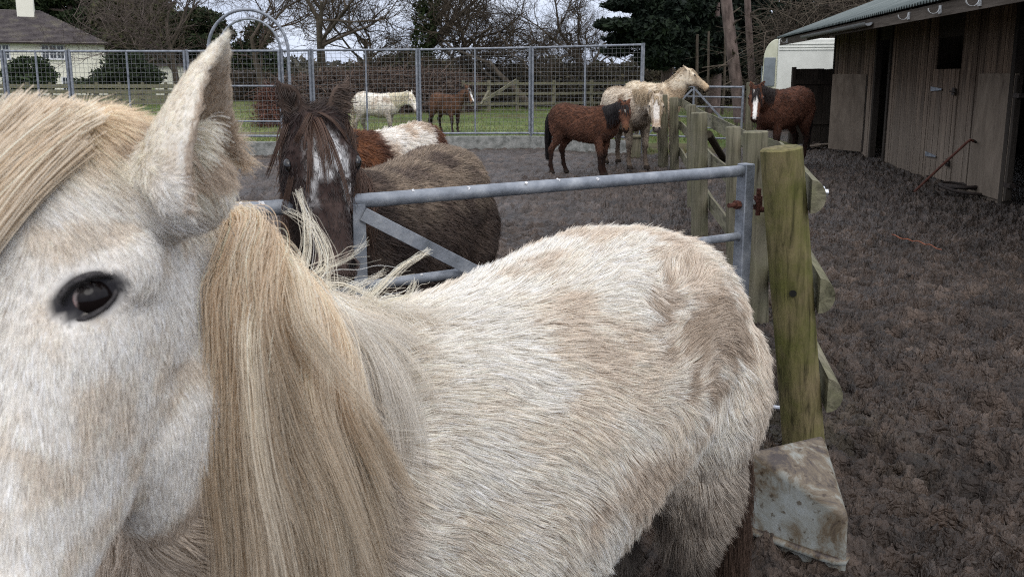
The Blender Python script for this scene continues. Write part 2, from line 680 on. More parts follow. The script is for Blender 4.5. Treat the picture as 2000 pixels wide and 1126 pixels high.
def pony(name, label, loc, yaw, scale, coat, group=None, neck_yaw=0, neck_pitch=40, head_yaw=None, head_pitch=60, mane_col=(0.02, 0.015, 0.013), tail_col=None,
         voxel=0.016, fur=9000, fur_len=0.03, fur_r=0.0022, mane_n=900, tail_n=500, forelock_n=160, mane_r=0.004, mane_len=0.3, mane_side=1, legs=((-1, 0, 0), (1, 0, 0)),
         head_roll=0, hk=1.0, fat=1.0, neck_len=0.5, ear_back=0.0, ear_len=0.15, tail_side=0, hair_noise=0.22, sway=0.0, eyes=True, curl=0.35):
    """stands on loc, faces yaw; coat(P, H, N) gives the colour at points of the skin"""
    root = empty(name, loc, yaw, label, 'pony', group, scale)
    trunk = [(x, z, hh, hw * fat) for x, z, hh, hw in TRUNK]
    cy, sy = math.cos(R(neck_yaw)), math.sin(R(neck_yaw))
    cp, sp = math.cos(R(neck_pitch)), math.sin(R(neck_pitch))
    nd = np.array([cp * cy, cp * sy, sp])
    b0 = np.array([0.36, 0, 0.90])
    b1 = b0 + np.array([0.16, 0, 0.06 + 0.07 * math.sin(R(neck_pitch))])
    b2 = b1 + nd * neck_len
    neck = []
    up0 = np.array([-0.3, 0, 1.0])
    upn = np.array([-sp * cy, -sp * sy, cp])
    for t, hh, hw in ((0, 0.235, 0.15), (0.25, 0.205, 0.128), (0.5, 0.17, 0.105), (0.75, 0.135, 0.088), (0.95, 0.115, 0.076), (1.05, 0.09, 0.06)):
        c = (1 - t) ** 2 * b0 + 2 * t * (1 - t) * b1 + t * t * b2
        neck.append((c, hh, hw, lerp(up0, upn, min(1, t))))
    hy = neck_yaw if head_yaw is None else head_yaw
    ch, sh = math.cos(R(hy)), math.sin(R(hy))
    c2, s2 = math.cos(R(head_pitch)), math.sin(R(head_pitch))
    a = np.array([c2 * ch, c2 * sh, -s2])
    n = np.array([s2 * ch, s2 * sh, c2])
    l = np.cross(n, a)
    n = n * math.cos(R(head_roll)) + l * math.sin(R(head_roll))
    h = head_frame(b2 + n * 0.075 * hk - a * 0.06 * hk, a, n)
    ears = []
    for sg in (-1, 1):
        up = nrm(-h['a'] * 0.9 + h['l'] * sg * 0.42 + h['n'] * (0.12 - ear_back))
        fr = nrm(h['n'] * 0.8 + h['l'] * sg * 0.55 - h['a'] * 0.0)
        fr = nrm(fr - up * np.dot(fr, up))
        ears.append((hp(h, 0.02, sg * 0.052, -0.045, hk), up, np.cross(fr, up) * sg, fr, ear_len * hk, 0.072 * hk, 0.02))
    me = body_mesh(trunk, neck, h, hk, legs, voxel, ears)
    me.name = "body"
    V, N, T = mesh_arrays(me)
    me.materials.append(M_SKIN)
    H = head_coords(h, hk, V)
    paint(me, coat(V, H, N))
    o = bpy.data.objects.new("body", me)
    col.objects.link(o)
    o.parent = root
    rng = np.random.default_rng(abs(hash(label)) % 1000 if False else len(label) * 13 + int(scale * 100))
    # coat hair
    if fur:
        P, NN = sample(V, N, T, fur, lambda c, n_: 1 - 0.75 * sstep(0.3, 0.1, c[:, 2]), rng)
        H = head_coords(h, hk, P)
        ishead = ((H[:, 0] > 0.0) & (np.abs(H[:, 1]) < 0.13) & (H[:, 2] > -0.24) & (H[:, 0] < 1.1)).astype(float)
        ishead *= sstep(-0.02, 0.12, H[:, 0])
        fl = body_flow(P, H, h, ishead)
        fl = fl + 0.35 * np.stack([vnoise(P, 9, 3), vnoise(P, 9, 4), vnoise(P, 9, 5)], 1)
        L = fur_len * (0.6 + 0.7 * rng.random(len(P))) * (1 - 0.55 * ishead) * (1 - 0.4 * sstep(0.5, 0.3, P[:, 2]))
        lift = 0.25 + 0.25 * rng.random(len(P))
        pts = strands(P, NN, fl, L, lift, 4, curl, rng, 0.5, fur // 9)
        c = coat(P, H, NN) * (1 + hair_noise * rng.normal(0, 1, (len(P), 1))).clip(0.4, 1.7)
        curves_obj("coat", pts, radii(len(P), 4, fur_r, rng), c, M_HAIR, root)
    mc = np.array(mane_col)
    tc = np.array(tail_col if tail_col is not None else mane_col)
    if mane_n:
        nn = mane_n
        t = rng.random(nn)
        ci = np.array([q[0] for q in neck]); hh = np.array([q[1] for q in neck]); hw = np.array([q[2] for q in neck])
        ups = []
        for i in range(len(neck)):
            d = nrm(neck[min(i + 1, len(neck) - 1)][0] - neck[max(i - 1, 0)][0])
            ups.append(nrm(neck[i][3] - d * np.dot(neck[i][3], d)))
        ups = np.array(ups)
        tt = t * (len(neck) - 1.3) + 0.0
        i0 = np.floor(tt).astype(int).clip(0, len(neck) - 2)
        fr = (tt - i0)[:, None]
        C = lerp(ci[i0], ci[i0 + 1], fr); U = nrm(lerp(ups[i0], ups[i0 + 1], fr)); HH = lerp(hh[i0], hh[i0 + 1], fr[:, 0]); HW = lerp(hw[i0], hw[i0 + 1], fr[:, 0])
        D = nrm(ci[i0 + 1] - ci[i0])
        S = np.cross(U, D) * -1.0
        S = np.where(np.sum(S * np.array([0, 1, 0]), 1, keepdims=True) < 0, -S, S)
        sd = np.where(rng.random(nn) < 0.85, mane_side, -mane_side)[:, None]
        Lm = mane_len * (0.55 + 0.6 * rng.random(nn)) * (0.75 + 0.25 * np.sin(t * 3.1))
        root_p = C + U * (HH * 0.97)[:, None] + rng.normal(0, 0.006, (nn, 3))
        pts = np.empty((nn, 6, 3))
        for k_, q in enumerate(np.linspace(0, 1, 6)):
            ang = np.minimum(1.75, q * Lm / (0.55 * (HH + HW)) * 1.25)
            off = U * (np.cos(ang) * (HH + 0.018))[:, None] + S * sd * (np.sin(ang) * (HW + 0.022))[:, None]
            drop = np.maximum(0, q * Lm - 1.3 * HH)[:, None] * np.array([0, 0, -1.0])
            pts[:, k_] = C + off + drop + rng.normal(0, 1, (nn, 3)) * 0.012 * q + U * (0.03 * math.sin(q * 3.1))
        pts[:, 0] = root_p
        c = mc * (1 + 0.3 * rng.normal(0, 1, (nn, 1))).clip(0.4, 2)
        curves_obj("mane", pts, radii(nn, 6, mane_r, rng, 0.3), c, M_HAIR, root)
    if forelock_n:
        nn = forelock_n
        nl = max(8, nn // 24)
        li = rng.integers(0, nl, nn)
        lat = rng.normal(0, 0.024, nl)[li] + rng.normal(0, 0.004, nn)
        Lf = (0.12 + 0.17 * rng.random(nl))[li] * (0.85 + 0.15 * rng.random(nn))
        pts = np.empty((nn, 6, 3))
        spread = rng.normal(0, 0.04, nl)[li]
        for k_, q in enumerate(np.linspace(0, 1, 6)):
            la = lat + spread * q * 1.3
            dep = 0.004 + 0.022 * math.sin(q * 3.0) - 0.9 * la ** 2 / 0.09 - 0.05 * (1 - q) ** 3
            pts[:, k_] = h['o'] + hk * (h['a'] * (q * Lf - 0.01)[:, None] + h['l'] * la[:, None] + h['n'] * dep[:, None])
        c = mc * (1 + 0.3 * rng.normal(0, 1, (nn, 1))).clip(0.4, 2)
        curves_obj("forelock", pts, radii(nn, 6, mane_r * 0.8, rng, 0.3), c, M_HAIR, root)
    if tail_n:
        nn = tail_n
        Lt = 0.62 + 0.3 * rng.random(nn)
        th = rng.random(nn) * 6.28
        rr = np.sqrt(rng.random(nn))
        pts = np.empty((nn, 7, 3))
        for k_, q in enumerate(np.linspace(0, 1, 7)):
            wv = 0.02 + 0.055 * math.sin(min(1, q * 1.1 + 0.1) * 2.4)
            back = 0.09 * math.sin(min(1, q * 2.2) * math.pi / 2)
            pts[:, k_] = np.array([-0.60, 0, 1.06]) + np.stack([-back + np.cos(th) * rr * wv * 0.8, np.sin(th) * rr * wv + tail_side * q * 0.05, -np.maximum(0, q * Lt - 0.05)], 1) + rng.normal(0, 0.006, (nn, 3)) * q
        c = tc * (1 + 0.3 * rng.normal(0, 1, (nn, 1))).clip(0.4, 2)
        curves_obj("tail", pts, radii(nn, 7, mane_r, rng, 0.35), c, M_HAIR, root)
    if eyes:
        bvh = BVHTree.FromPolygons([Vector(v) for v in V], [tuple(t_) for t_ in T])
        for sg in (-1, 1):
            st = hp(h, 0.315, sg * 0.16, -0.02, hk)
            dr = nrm(hp(h, 0.315, 0, -0.055, hk) - st)
            hit = bvh.ray_cast(Vector(st), Vector(dr))
            if hit[0] is None: continue
            mb = MB()
            MH = np.stack([h['a'], h['l'], h['n']], 1)
            mb.ellipsoid((0, 0, 0), (0.019 * hk, 0.012 * hk, 0.014 * hk), MH, 12, 9)
            e = mb.build("eye", M_EYE, root, True, angle=180)
            e.location = np.array(hit[0]) + dr * 0.005
    return root, o, h, neck
# ------------------------------------------------------------------ the white pony in front
FP_O = np.array([0.007, 1.611, 0.0])
FP_YAW = math.atan2(-0.669, -0.743)
FP_S = 0.97
_c, _s = math.cos(FP_YAW), math.sin(FP_YAW)
FP_R = np.array([[_c, -_s, 0], [_s, _c, 0], [0, 0, 1.0]])


def fp_l(P):   # world place -> pony's own frame
    return ((np.asarray(P, float) - FP_O) @ FP_R) / FP_S


def fp_v(d):
    return np.asarray(d, float) @ FP_R


FP_TRUNK = [
    (-0.705, 0.84, 0.11, 0.09), (-0.66, 0.845, 0.20, 0.17), (-0.56, 0.86, 0.265, 0.245), (-0.43, 0.872, 0.288, 0.285), (-0.30, 0.860, 0.313, 0.295),
    (-0.14, 0.80, 0.345, 0.30), (0.04, 0.753, 0.360, 0.305), (0.20, 0.755, 0.343, 0.29), (0.33, 0.79, 0.305, 0.245),
    (0.45, 0.80, 0.25, 0.20), (0.54, 0.80, 0.17, 0.15), (0.59, 0.80, 0.08, 0.07)]
FP_HEAD = [
    (-0.05, -0.035, -0.11, 0.045), (0.03, -0.008, -0.15, 0.066), (0.15, 0.0, -0.20, 0.082), (0.30, 0.002, -0.235, 0.094),
    (0.42, -0.004, -0.252, 0.088), (0.52, -0.008, -0.258, 0.080), (0.62, -0.008, -0.25, 0.070), (0.70, -0.008, -0.235, 0.062), (0.80, -0.008, -0.20, 0.055),
    (0.90, -0.012, -0.15, 0.052), (0.97, -0.03, -0.105, 0.044), (1.02, -0.055, -0.085, 0.02)]


def front_pony():
    root = empty('white_pony', FP_O, FP_YAW, 'cream white pony right in front of the gate, its dark eye looking out', 'pony', None, FP_S)
    # head: poll to muzzle
    w0, w1 = at(105, 212, 0.75), at(-150, 1260, 0.52)
    mid = (w0 + w1) / 2
    a = nrm(w1 - w0)
    c = nrm(np.array([0, 0, CAM_H]) - mid)
    c = nrm(c - a * np.dot(a, c))
    s = np.cross(c, a) * 1.0
    if s[0] < 0: s = -s
    yw = R(34)
    n = c * math.cos(yw) - s * math.sin(yw)
    hk = 1.0 * 0.47 / HL / FP_S
    h = head_frame(fp_l(w0), fp_v(a), fp_v(n))
    X = np.array
    # neck: crest points seen in the picture
    crest = [at(860, 640, 1.46), at(710, 628, 1.36), at(605, 612, 1.24), at(510, 560, 1.08), at(405, 435, 0.95), at(280, 255, 0.83)]
    down = [0.27, 0.26, 0.24, 0.205, 0.17, 0.145]
    hws = [0.20, 0.165, 0.125, 0.095, 0.075, 0.07]
    wdown = [X([0.05, -0.02, -1.0]), X([0.02, -0.05, -1]), X([-0.02, -0.15, -1]), X([-0.05, -0.35, -0.95]), X([-0.05, -0.5, -0.8]), X([-0.03, -0.6, -0.6])]
    neck = []
    for p, d, w, wd in zip(crest[:5], down, hws, wdown):
        u = -nrm(wd)
        neck.append((fp_l(p - u * d), d, w, fp_v(u)))
    neck.append((hp(h, 0.16, 0, -0.15, hk), 0.115, 0.075, -h['a'] + 0.3 * neck[-1][3]))
    # ears
    ears = []
    eb, et = at(366, 345, 0.765), at(444, 58, 0.74)
    up = nrm(et - eb)
    fr = nrm(X([0.90, 0.20, 0.0]) + c * 0.24)
    fr = nrm(fr - up * np.dot(fr, up))
    ears.append((fp_l(eb), fp_v(up), fp_v(np.cross(fr, up)), fp_v(fr), np.linalg.norm(et - eb) / FP_S, 0.185, 0.02, True))
    eb2, et2 = fp_l(at(-80, 330, 0.83)), fp_l(at(-100, 70, 0.84))
    up2 = nrm(et2 - eb2)
    fr2 = nrm(h['n'] - h['l'] * 0.8)
    fr2 = nrm(fr2 - up2 * np.dot(fr2, up2))
    ears.append((eb2, up2, np.cross(fr2, up2), fr2, np.linalg.norm(et - eb) / FP_S, 0.095, 0.016))

    def extra(mb, h):
        # root of the near ear, the hollow above the eye, the hip and the tail head
        mb.ellipsoid(fp_l(at(352, 368, 0.78)), (0.05, 0.05, 0.05))
        mb.ellipsoid(fp_l(at(-70, 350, 0.82)), (0.045, 0.045, 0.055))
        mb.ellipsoid(fp_l(at(150, 300, 0.82)), (0.10, 0.06, 0.05))
        mb.ellipsoid(fp_l(X([-0.42, 1.10, 0.80])), (0.2, 0.2, 0.26))
        for sg in (1, -1):
            mb.ellipsoid(X([-0.30, 0.12 * sg, 0.95]), (0.17, 0.15, 0.18))
            mb.ellipsoid(X([-0.50, 0.14 * sg, 0.77]), (0.185, 0.165, 0.24))
            mb.ellipsoid(X([-0.50, 0.15 * sg, 0.58]), (0.125, 0.105, 0.24))
            mb.ellipsoid(X([-0.49, 0.14 * sg, 0.42]), (0.085, 0.075, 0.16))
        mb.ellipsoid(X([0.40, 0.13, 0.80]), (0.13, 0.12, 0.20))
        mb.ellipsoid(X([0.40, -0.13, 0.80]), (0.13, 0.12, 0.20))
    me = body_mesh(FP_TRUNK, neck, h, hk, ((-1, 0.0, -0.06), (1, 0.02, 0.02)), 0.0085, ears, extra, 6, FP_HEAD)
    me.name = "body"
    V, N, T = mesh_arrays(me)
    # soft lumps of a winter coat
    am = 0.008 * sstep(0.5, 0.2, V[:, 0])
    V = V + N * (fbm(V, 6, 3, 5) * am)[:, None]
    me.vertices.foreach_set('co', V.astype(np.float32).ravel())
    me.update()
    V, N, T = mesh_arrays(me)
    bvh = BVHTree.FromPolygons([Vector(v) for v in V], [tuple(t_) for t_ in T])
    co = fp_l(np.array([0, 0, CAM_H]))

    def hit(u, v):
        d = fp_v(ray(u, v))
        r = bvh.ray_cast(Vector(co), Vector(d))
        return None if r[0] is None else np.array(r[0])
    eye = hit(172, 583)
    ear_tip = fp_l(at(438, 62, 0.77))

    def coat(P, H, NN):
        n1 = fbm(P, 5.5, 4, 11)
        n2 = fbm(P * np.array([1, 1, 1.0]), 13, 3, 21)
        n3 = fbm(P, 30, 2, 31)
        white, cream, tan, grey = X([0.93, 0.885, 0.805]), X([0.87, 0.795, 0.69]), X([0.65, 0.55, 0.445]), X([0.20, 0.165, 0.135])
        w = sstep(-0.32, 0.3, n1 + 0.5 * n2)[:, None]
        c_ = lerp(white, cream, w)
        # tan over the back and croup
        top = sstep(0.75, 1.1, P[:, 2]) * sstep(0.25, 0.0, P[:, 0])
        c_ = lerp(c_, tan, (0.6 * top * sstep(-0.2, 0.45, n2 + 0.5 * n1))[:, None])
        # muddy patch over the hip
        d = np.linalg.norm((P - X([-0.34, 0.27, 0.98])) / X([0.16, 0.2, 0.12]), axis=1) + 0.5 * n2
        c_ = lerp(c_, X([0.46, 0.36, 0.265]), (0.8 * sstep(1.2, 0.4, d + 0.9 * n3 + 0.4 * n2))[:, None])
        d = np.linalg.norm((P - X([-0.55, 0.2, 0.72])) / X([0.12, 0.2, 0.22]), axis=1) + 0.5 * n2
        c_ = lerp(c_, X([0.52, 0.42, 0.32]), (0.5 * sstep(1.2, 0.5, d))[:, None])
        # flank
        d = np.linalg.norm((P - X([-0.12, 0.3, 0.72])) / X([0.25, 0.3, 0.10]), axis=1) + 0.8 * n2
        c_ = lerp(c_, X([0.56, 0.44, 0.32]), (0.6 * sstep(1.15, 0.4, d))[:, None])
        # muddy hind legs
        leg = sstep(0.70, 0.52, P[:, 2] + 0.10 * n1 + 0.05 * n2) * sstep(-0.1, -0.35, P[:, 0])
        c_ = lerp(c_, lerp(X([0.52, 0.46, 0.39]), X([0.22, 0.185, 0.155]), sstep(-0.2, 0.4, n2)[:, None]), leg[:, None])
        leg = sstep(0.45, 0.3, P[:, 2])
        c_ = lerp(c_, X([0.07, 0.055, 0.045]), (0.8 * leg)[:, None])
        # speckled head, yellower poll and ear
        hd = (H[:, 0] > -0.1) & (np.abs(H[:, 1]) < 0.14) & (H[:, 2] > -0.25)
        hw = np.where(hd, 1.0, 0.0)
        face = lerp(X([0.90, 0.87, 0.82]), X([0.74, 0.67, 0.58]), sstep(0.0, 0.6, n2 + 0.6 * n3)[:, None])
        c_ = lerp(c_, face, (0.8 * hw * sstep(0.05, 0.25, H[:, 0]))[:, None])
        yel = hw * sstep(0.22, 0.0, H[:, 0])
        c_ = lerp(c_, X([0.78, 0.62, 0.42]), (0.75 * yel)[:, None])
        # brown throat: tan fur plus the shade behind the jaw, painted into the coat
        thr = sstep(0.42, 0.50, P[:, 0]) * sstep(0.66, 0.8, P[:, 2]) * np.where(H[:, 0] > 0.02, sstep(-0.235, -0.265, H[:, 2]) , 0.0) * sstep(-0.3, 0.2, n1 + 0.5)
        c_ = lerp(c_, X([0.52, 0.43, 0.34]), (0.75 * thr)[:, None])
        # inside of the ear
        ec = (P - fp_l(eb)) @ fp_v(up) / (np.linalg.norm(et - eb) / FP_S)
        ear_ = (ec > -0.1) & (ec < 1.15) & (np.linalg.norm(P - fp_l(eb), axis=1) < 0.22) & (np.linalg.norm(P - fp_l(eb) - fp_v(up) * (ec * np.linalg.norm(et - eb) / FP_S)[:, None], axis=1) < 0.075)
        c_ = lerp(c_, X([0.90, 0.84, 0.73]), (0.8 * ear_)[:, None])
        inner = (ec > 0.02) & (ec < 1) & (NN @ fp_v(fr) > 0.25) & (np.linalg.norm(P - fp_l(eb), axis=1) < 0.22)
        c_ = lerp(c_, X([0.50, 0.39, 0.29]), (0.75 * inner * sstep(0.9, 0.6, ec))[:, None])
        # bare dark skin round the eye
        q = (P - eye) @ np.stack([e1, e2, en], 1)
        de = np.sqrt((q[:, 0] / 0.036) ** 2 + ((q[:, 1] - 0.003) / 0.022) ** 2 + (q[:, 2] / 0.05) ** 2)
        c_ = lerp(c_, X([0.035, 0.034, 0.038]), sstep(1.05, 0.75, de + 0.2 * n3)[:, None])
        return c_
    i_in, i_out = hit(112, 608), hit(232, 562)
    e1 = nrm(i_in - i_out)
    en = nrm(co - eye)
    en = nrm(en - e1 * np.dot(en, e1))
    e2 = np.cross(en, e1)
    if (e2 @ FP_R.T)[2] < 0: e2 = -e2
    me.materials.append(M_SKIN)
    H = head_coords(h, hk, V)
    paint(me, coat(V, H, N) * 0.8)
    o = bpy.data.objects.new("body", me)
    col.objects.link(o)
    o.parent = root
    # ---- the eye: ball, lids
    ME = np.stack([e1, e2, en], 1)
    mb = MB()
    mb.ellipsoid((0, 0, 0), (0.0215, 0.0195, 0.019), ME, 28, 21)
    ball = mb.build("eye", M_EYEBALL, root, True, angle=180)
    bc = eye - en * 0.0125 - e1 * 0.003
    ball.location = bc
    bv = np.array([v.co[:] for v in ball.data.vertices]) @ ME
    t = sstep(0.0118, 0.0140, bv[:, 0] + 0.35 * bv[:, 1])
    cc = lerp(X([0.006, 0.004, 0.004]), X([0.30, 0.26, 0.25]), t[:, None])
    cc = lerp(cc, X([0.36, 0.16, 0.15]), (t * sstep(0.013, 0.0165, bv[:, 0]))[:, None])
    paint(ball.data, cc)
    for part, sg in (("upper_lid", 1), ("lower_lid", -1)):
        mb = MB()
        pts, rad = [], []
        for i in range(17):
            th = math.pi * i / 16
            cx, sy_ = math.cos(th), math.sin(th)
            b_ = 0.0165 if sg > 0 else 0.0150
            yy = sg * b_ * sy_ ** 0.8 + (0.0025 if sg > 0 else 0) * sy_
            pts.append(bc + e1 * (0.0245 * cx + 0.003) + e2 * (yy - 0.003 * cx) + en * (0.0185 - 0.0075 * cx * cx - 0.0045 * sy_))
            rad.append((0.0020 + (0.0018 if sg > 0 else 0.0008) * sy_))
        mb.tube(pts, rad, 10)
        mb.build(part, M_LID, root, True, angle=180)
    # ---- lashes
    g = np.random.default_rng(41)
    n = 150
    th = np.linspace(0.35, 2.75, n) + g.normal(0, 0.05, n)
    rt = bc + e1 * (0.0245 * np.cos(th) + 0.003)[:, None] + e2 * (0.0165 * np.sin(th) ** 0.8 - 0.003 * np.cos(th))[:, None] + en * (0.0190 - 0.0075 * np.cos(th) ** 2 - 0.0045 * np.sin(th))[:, None]
    dr = en * 0.8 - e2 * (0.25 + 0.3 * g.random((n, 1))) - e1 * 0.35 + g.normal(0, 0.14, (n, 3))
    L = (0.008 + 0.008 * g.random(n))[:, None]
    pts = np.stack([rt + nrm(dr) * L * t_ + e2 * L * 0.30 * t_ * t_ for t_ in np.linspace(0, 1, 5)], 1)
    curves_obj("lashes", pts, radii(n, 5, 0.00028, g, 0.3), np.tile(X([0.03, 0.028, 0.028]), (n, 1)), M_HAIR, root)
    # ---- coat
    rng = np.random.default_rng(3)
    NB, NH = FP_HAIRS
    hd_box = lambda Hc: ((Hc[:, 0] > -0.5) & (Hc[:, 2] > np.where(Hc[:, 0] < -0.03, -0.17, -0.27)) & (Hc[:, 0] < 1.15) & (np.abs(Hc[:, 1]) < np.where(Hc[:, 0] < 0.12, 0.26, 0.15)) & (Hc[:, 2] > -0.27))
    cdir = lambda P_: nrm(co - P_)

    def coat_hairs(name, n, dens, ln, r, lift, k, clump, cn, curl, headonly):
        P, NN = sample(V, N, T, n, dens, rng)
        Hc = head_coords(h, hk, P)
        q = (P - eye) @ ME
        de = np.sqrt((q[:, 0] / 0.034) ** 2 + ((q[:, 1] - 0.005) / 0.026) ** 2 + (q[:, 2] / 0.06) ** 2)
        keep = de > 1 + 0.1 * rng.normal(0, 1, n)
        P, NN, Hc, de = P[keep], NN[keep], Hc[keep], de[keep]
        n = len(P)
        hb = hd_box(Hc).astype(float) * sstep(-0.42, -0.2, Hc[:, 0])
        fl = body_flow(P, Hc, h, None)
        if headonly:
            # on the face the hair runs down from the whorl on the forehead, on the ear towards its tip
            wh = hp(h, 0.26, 0.0, 0.0, hk)
            away = nrm(P - wh)
            fl = lerp(fl, away * 0.7 + h['a'] * 0.8, hb[:, None])
            de2 = np.linalg.norm(P - fp_l(eb), axis=1)
            onear = sstep(0.02, 0.05, (P - fp_l(eb)) @ fp_v(up)) * sstep(0.24, 0.2, de2)
            fl = lerp(fl, np.tile(fp_v(up), (n, 1)), onear[:, None])
        else:
            d = (P - X([-0.36, 0.27, 0.93]))
            swirl = np.exp(-np.sum((d / 0.19) ** 2, 1))[:, None]
            fl = lerp(fl, np.array([-0.55, 0, -1.0]), (sstep(0.98, 0.62, P[:, 2]) * sstep(0.35, 0.1, P[:, 0]))[:, None])
            fl = fl + swirl * 2.6 * np.stack([vnoise(P, 11, 43), vnoise(P, 11, 44), vnoise(P, 11, 45)], 1)
        fl = fl + (0.5 if not headonly else 0.22) * np.stack([fbm(P, 10, 3, 3), fbm(P, 10, 3, 4), fbm(P, 10, 3, 5)], 1)
        leg = sstep(0.66, 0.5, P[:, 2]) * sstep(-0.2, -0.4, P[:, 0])
        L = ln * (0.55 + 0.75 * rng.random(n)) * (1 + 0.25 * leg)
        if headonly:
            L = L * (1 + 1.2 * sstep(0.2, -0.05, Hc[:, 0])) * (1 - 0.72 * onear) * lerp(0.5, 1, sstep(1.0, 2.0, de))
        lf = lift * (0.6 + 0.8 * rng.random(n)) * (1 + 0.5 * leg) * (1 - 0.5 * (onear if headonly else 0))
        cv = curl * (1 + 1.0 * leg)
        pts = strands(P, NN, fl, L, lf, k, 1.0, rng, clump, cn) if False else strands(P, NN, fl + leg[:, None] * 0.5 * np.stack([vnoise(P, 25, 53), vnoise(P, 25, 54), vnoise(P, 25, 55)], 1), L, lf, k, curl, rng, clump, cn)
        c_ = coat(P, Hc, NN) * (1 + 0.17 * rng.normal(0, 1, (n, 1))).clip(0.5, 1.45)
        dk = rng.random(n) < (0.06 + 0.2 * leg) * (0.35 if headonly else 1.0)
        c_ = np.where(dk[:, None], c_ * X([0.42, 0.37, 0.33]), c_)
        curves_obj(name, pts, radii(n, k, r, rng), c_, M_HAIR, root)

    def seen(c_, n_, side):
        f = np.sum(n_ * nrm(co - c_), 1)
        return np.where(f > -0.25, 1.0, side)
    head_d = lambda c_, n_: seen(c_, n_, 0.3) * hd_box(head_coords(h, hk, c_))
    body_d = lambda c_, n_: seen(c_, n_, 0.25) * np.where(hd_box(head_coords(h, hk, c_)), 0.0, 1.0) * lerp(1.0, 0.25, sstep(0.45, 0.25, c_[:, 2])) * lerp(0.8, 1.0, sstep(0.3, 0.0, c_[:, 0]))
    coat_hairs("coat", NB, body_d, 0.046, 0.00056, 0.22, 5, 0.58, NB // 15, 0.16, False)
    coat_hairs("face_coat", NH, head_d, 0.015, 0.00034, 0.18, 4, 0.4, NH // 8, 0.17, True)
    # ---- mane: hangs over the near side of the neck
    ncen = np.array([q_[0] for q_ in neck]); nhh = np.array([q_[1] for q_ in neck]); nhw = np.array([q_[2] for q_ in neck])
    nup = []
    for i in range(len(neck)):
        d = nrm(neck[min(i + 1, len(neck) - 1)][0] - neck[max(i - 1, 0)][0])
        nup.append(nrm(neck[i][3] - d * np.dot(neck[i][3], d)))
    nup = np.array(nup)

    def crest_at(t):
        tt = np.clip(t, 0, 1) * (len(neck) - 1.001)
        i0 = np.floor(tt).astype(int)
        f = (tt - i0)[:, None]
        C = lerp(ncen[i0], ncen[i0 + 1], f)
        U = nrm(lerp(nup[i0], nup[i0 + 1], f))
        D = nrm(ncen[i0 + 1] - ncen[i0])
        S = np.cross(U, D)
        S = np.where((S @ FP_R.T)[:, 1:2] > 0, -S, S)      # the side that faces the camera
        return C, U, S, lerp(nhh[i0], nhh[i0 + 1], f[:, 0]), lerp(nhw[i0], nhw[i0 + 1], f[:, 0])

    def mane(name, n, locks, t0, t1, L0, L1, r, k, base, dark, seed):
        g = np.random.default_rng(seed)
        tl = t0 + (t1 - t0) * g.random(locks)
        C, U, S, HH, HW = crest_at(tl)
        Ll = L0 + (L1 - L0) * g.random(locks)
        lay = 0.004 + 0.022 * g.random(locks)
        down = fp_v(X([0, 0, -1.0]))
        G = np.empty((locks, k, 3))
        back = g.normal(0, 0.03, (locks, 3)) + np.array([-0.11, 0.02, 0]) * g.random((locks, 1)) ** 1.6
        for i, q_ in enumerate(np.linspace(0, 1, k)):
            s_ = q_ * Ll
            arc = 0.5 * (HH + HW)
            ang = np.minimum(1.5, s_ / arc * 0.95)
            off = U * (np.cos(ang) * (HH + lay))[:, None] + S * (np.sin(ang) * (HW + lay + 0.012))[:, None]
            dr = np.maximum(0, s_ - 1.5 * arc / 0.95)
            G[:, i] = C + off + down * dr[:, None] + back * q_ ** 1.5 + U * (0.006 * math.sin(min(1, q_ * 4) * 3.14))
            G[:, i] += 0.014 * q_ * np.stack([vnoise(G[:, i], 7, 61), vnoise(G[:, i], 7, 62), vnoise(G[:, i], 7, 63)], 1)
        li = g.integers(0, locks, n)
        pts = G[li].copy()
        o1 = g.normal(0, 1, (n, 1, 3)) * lerp(0.009, 0.004, np.linspace(0, 1, k))[None, :, None]
        pts += o1 + g.normal(0, 0.0010, (n, k, 3)) + 0.006 * np.linspace(0, 1, k)[None, :, None] * g.normal(0, 1, (n, 1, 3))
        cut = (0.72 + 0.28 * g.random(n))
        tn = np.linspace(0, 1, k)
        # shorten by resampling each strand
        for j in range(3):
            pts[:, :, j] = np.array([np.interp(tn * c0, tn, row) for c0, row in zip(cut, pts[:, :, j])])
        lc = g.normal(0, 0.5, locks)
        w_ = np.clip(0.45 + lc[li] * 0.45 + 0.15 * g.normal(0, 1, n), 0, 1)[:, None]
        c_ = lerp(np.array(base), np.array(dark), w_) * (1 + 0.15 * g.normal(0, 1, (n, 1))).clip(0.6, 1.4)
        curves_obj(name, pts, radii(n, k, r, g, 0.4), c_[:, None, :] * lerp(1.08, 0.72, sstep(0.25, 1.0, np.linspace(0, 1, k)))[None, :, None] * np.array([1, 1, 1.0]), M_HAIR, root)
    NM = FP_MANE
    mane("mane", NM, 170, 0.60, 0.92, 0.34, 0.64, 0.00031, 10, (0.93, 0.85, 0.70), (0.60, 0.43, 0.27), 5)
    mane("mane_ends", NM // 4, 150, 0.0, 0.64, 0.09, 0.34, 0.00030, 10, (0.93, 0.89, 0.81), (0.80, 0.71, 0.59), 6)
    # ---- stray wisps that stand up from the crest against the gate
    g = np.random.default_rng(9)
    n = 420
    C, U, S, HH, HW = crest_at(0.02 + 0.62 * g.random(n))
    k = 8
    pts = np.empty((n, k, 3))
    dr = nrm(U * (0.9 + 0.3 * g.normal(0, 1, (n, 1))) + fp_v(X([0.5, 0.2, 0])) * g.normal(0.2, 0.7, (n, 1)) - S * 0.15)
    b2 = fp_v(X([1.0, 0.3, 0])) * g.normal(0.15, 0.6, (n, 1)) - U * (0.55 + 0.8 * g.random((n, 1)))
    L = (0.05 + 0.15 * g.random(n) ** 2)[:, None]
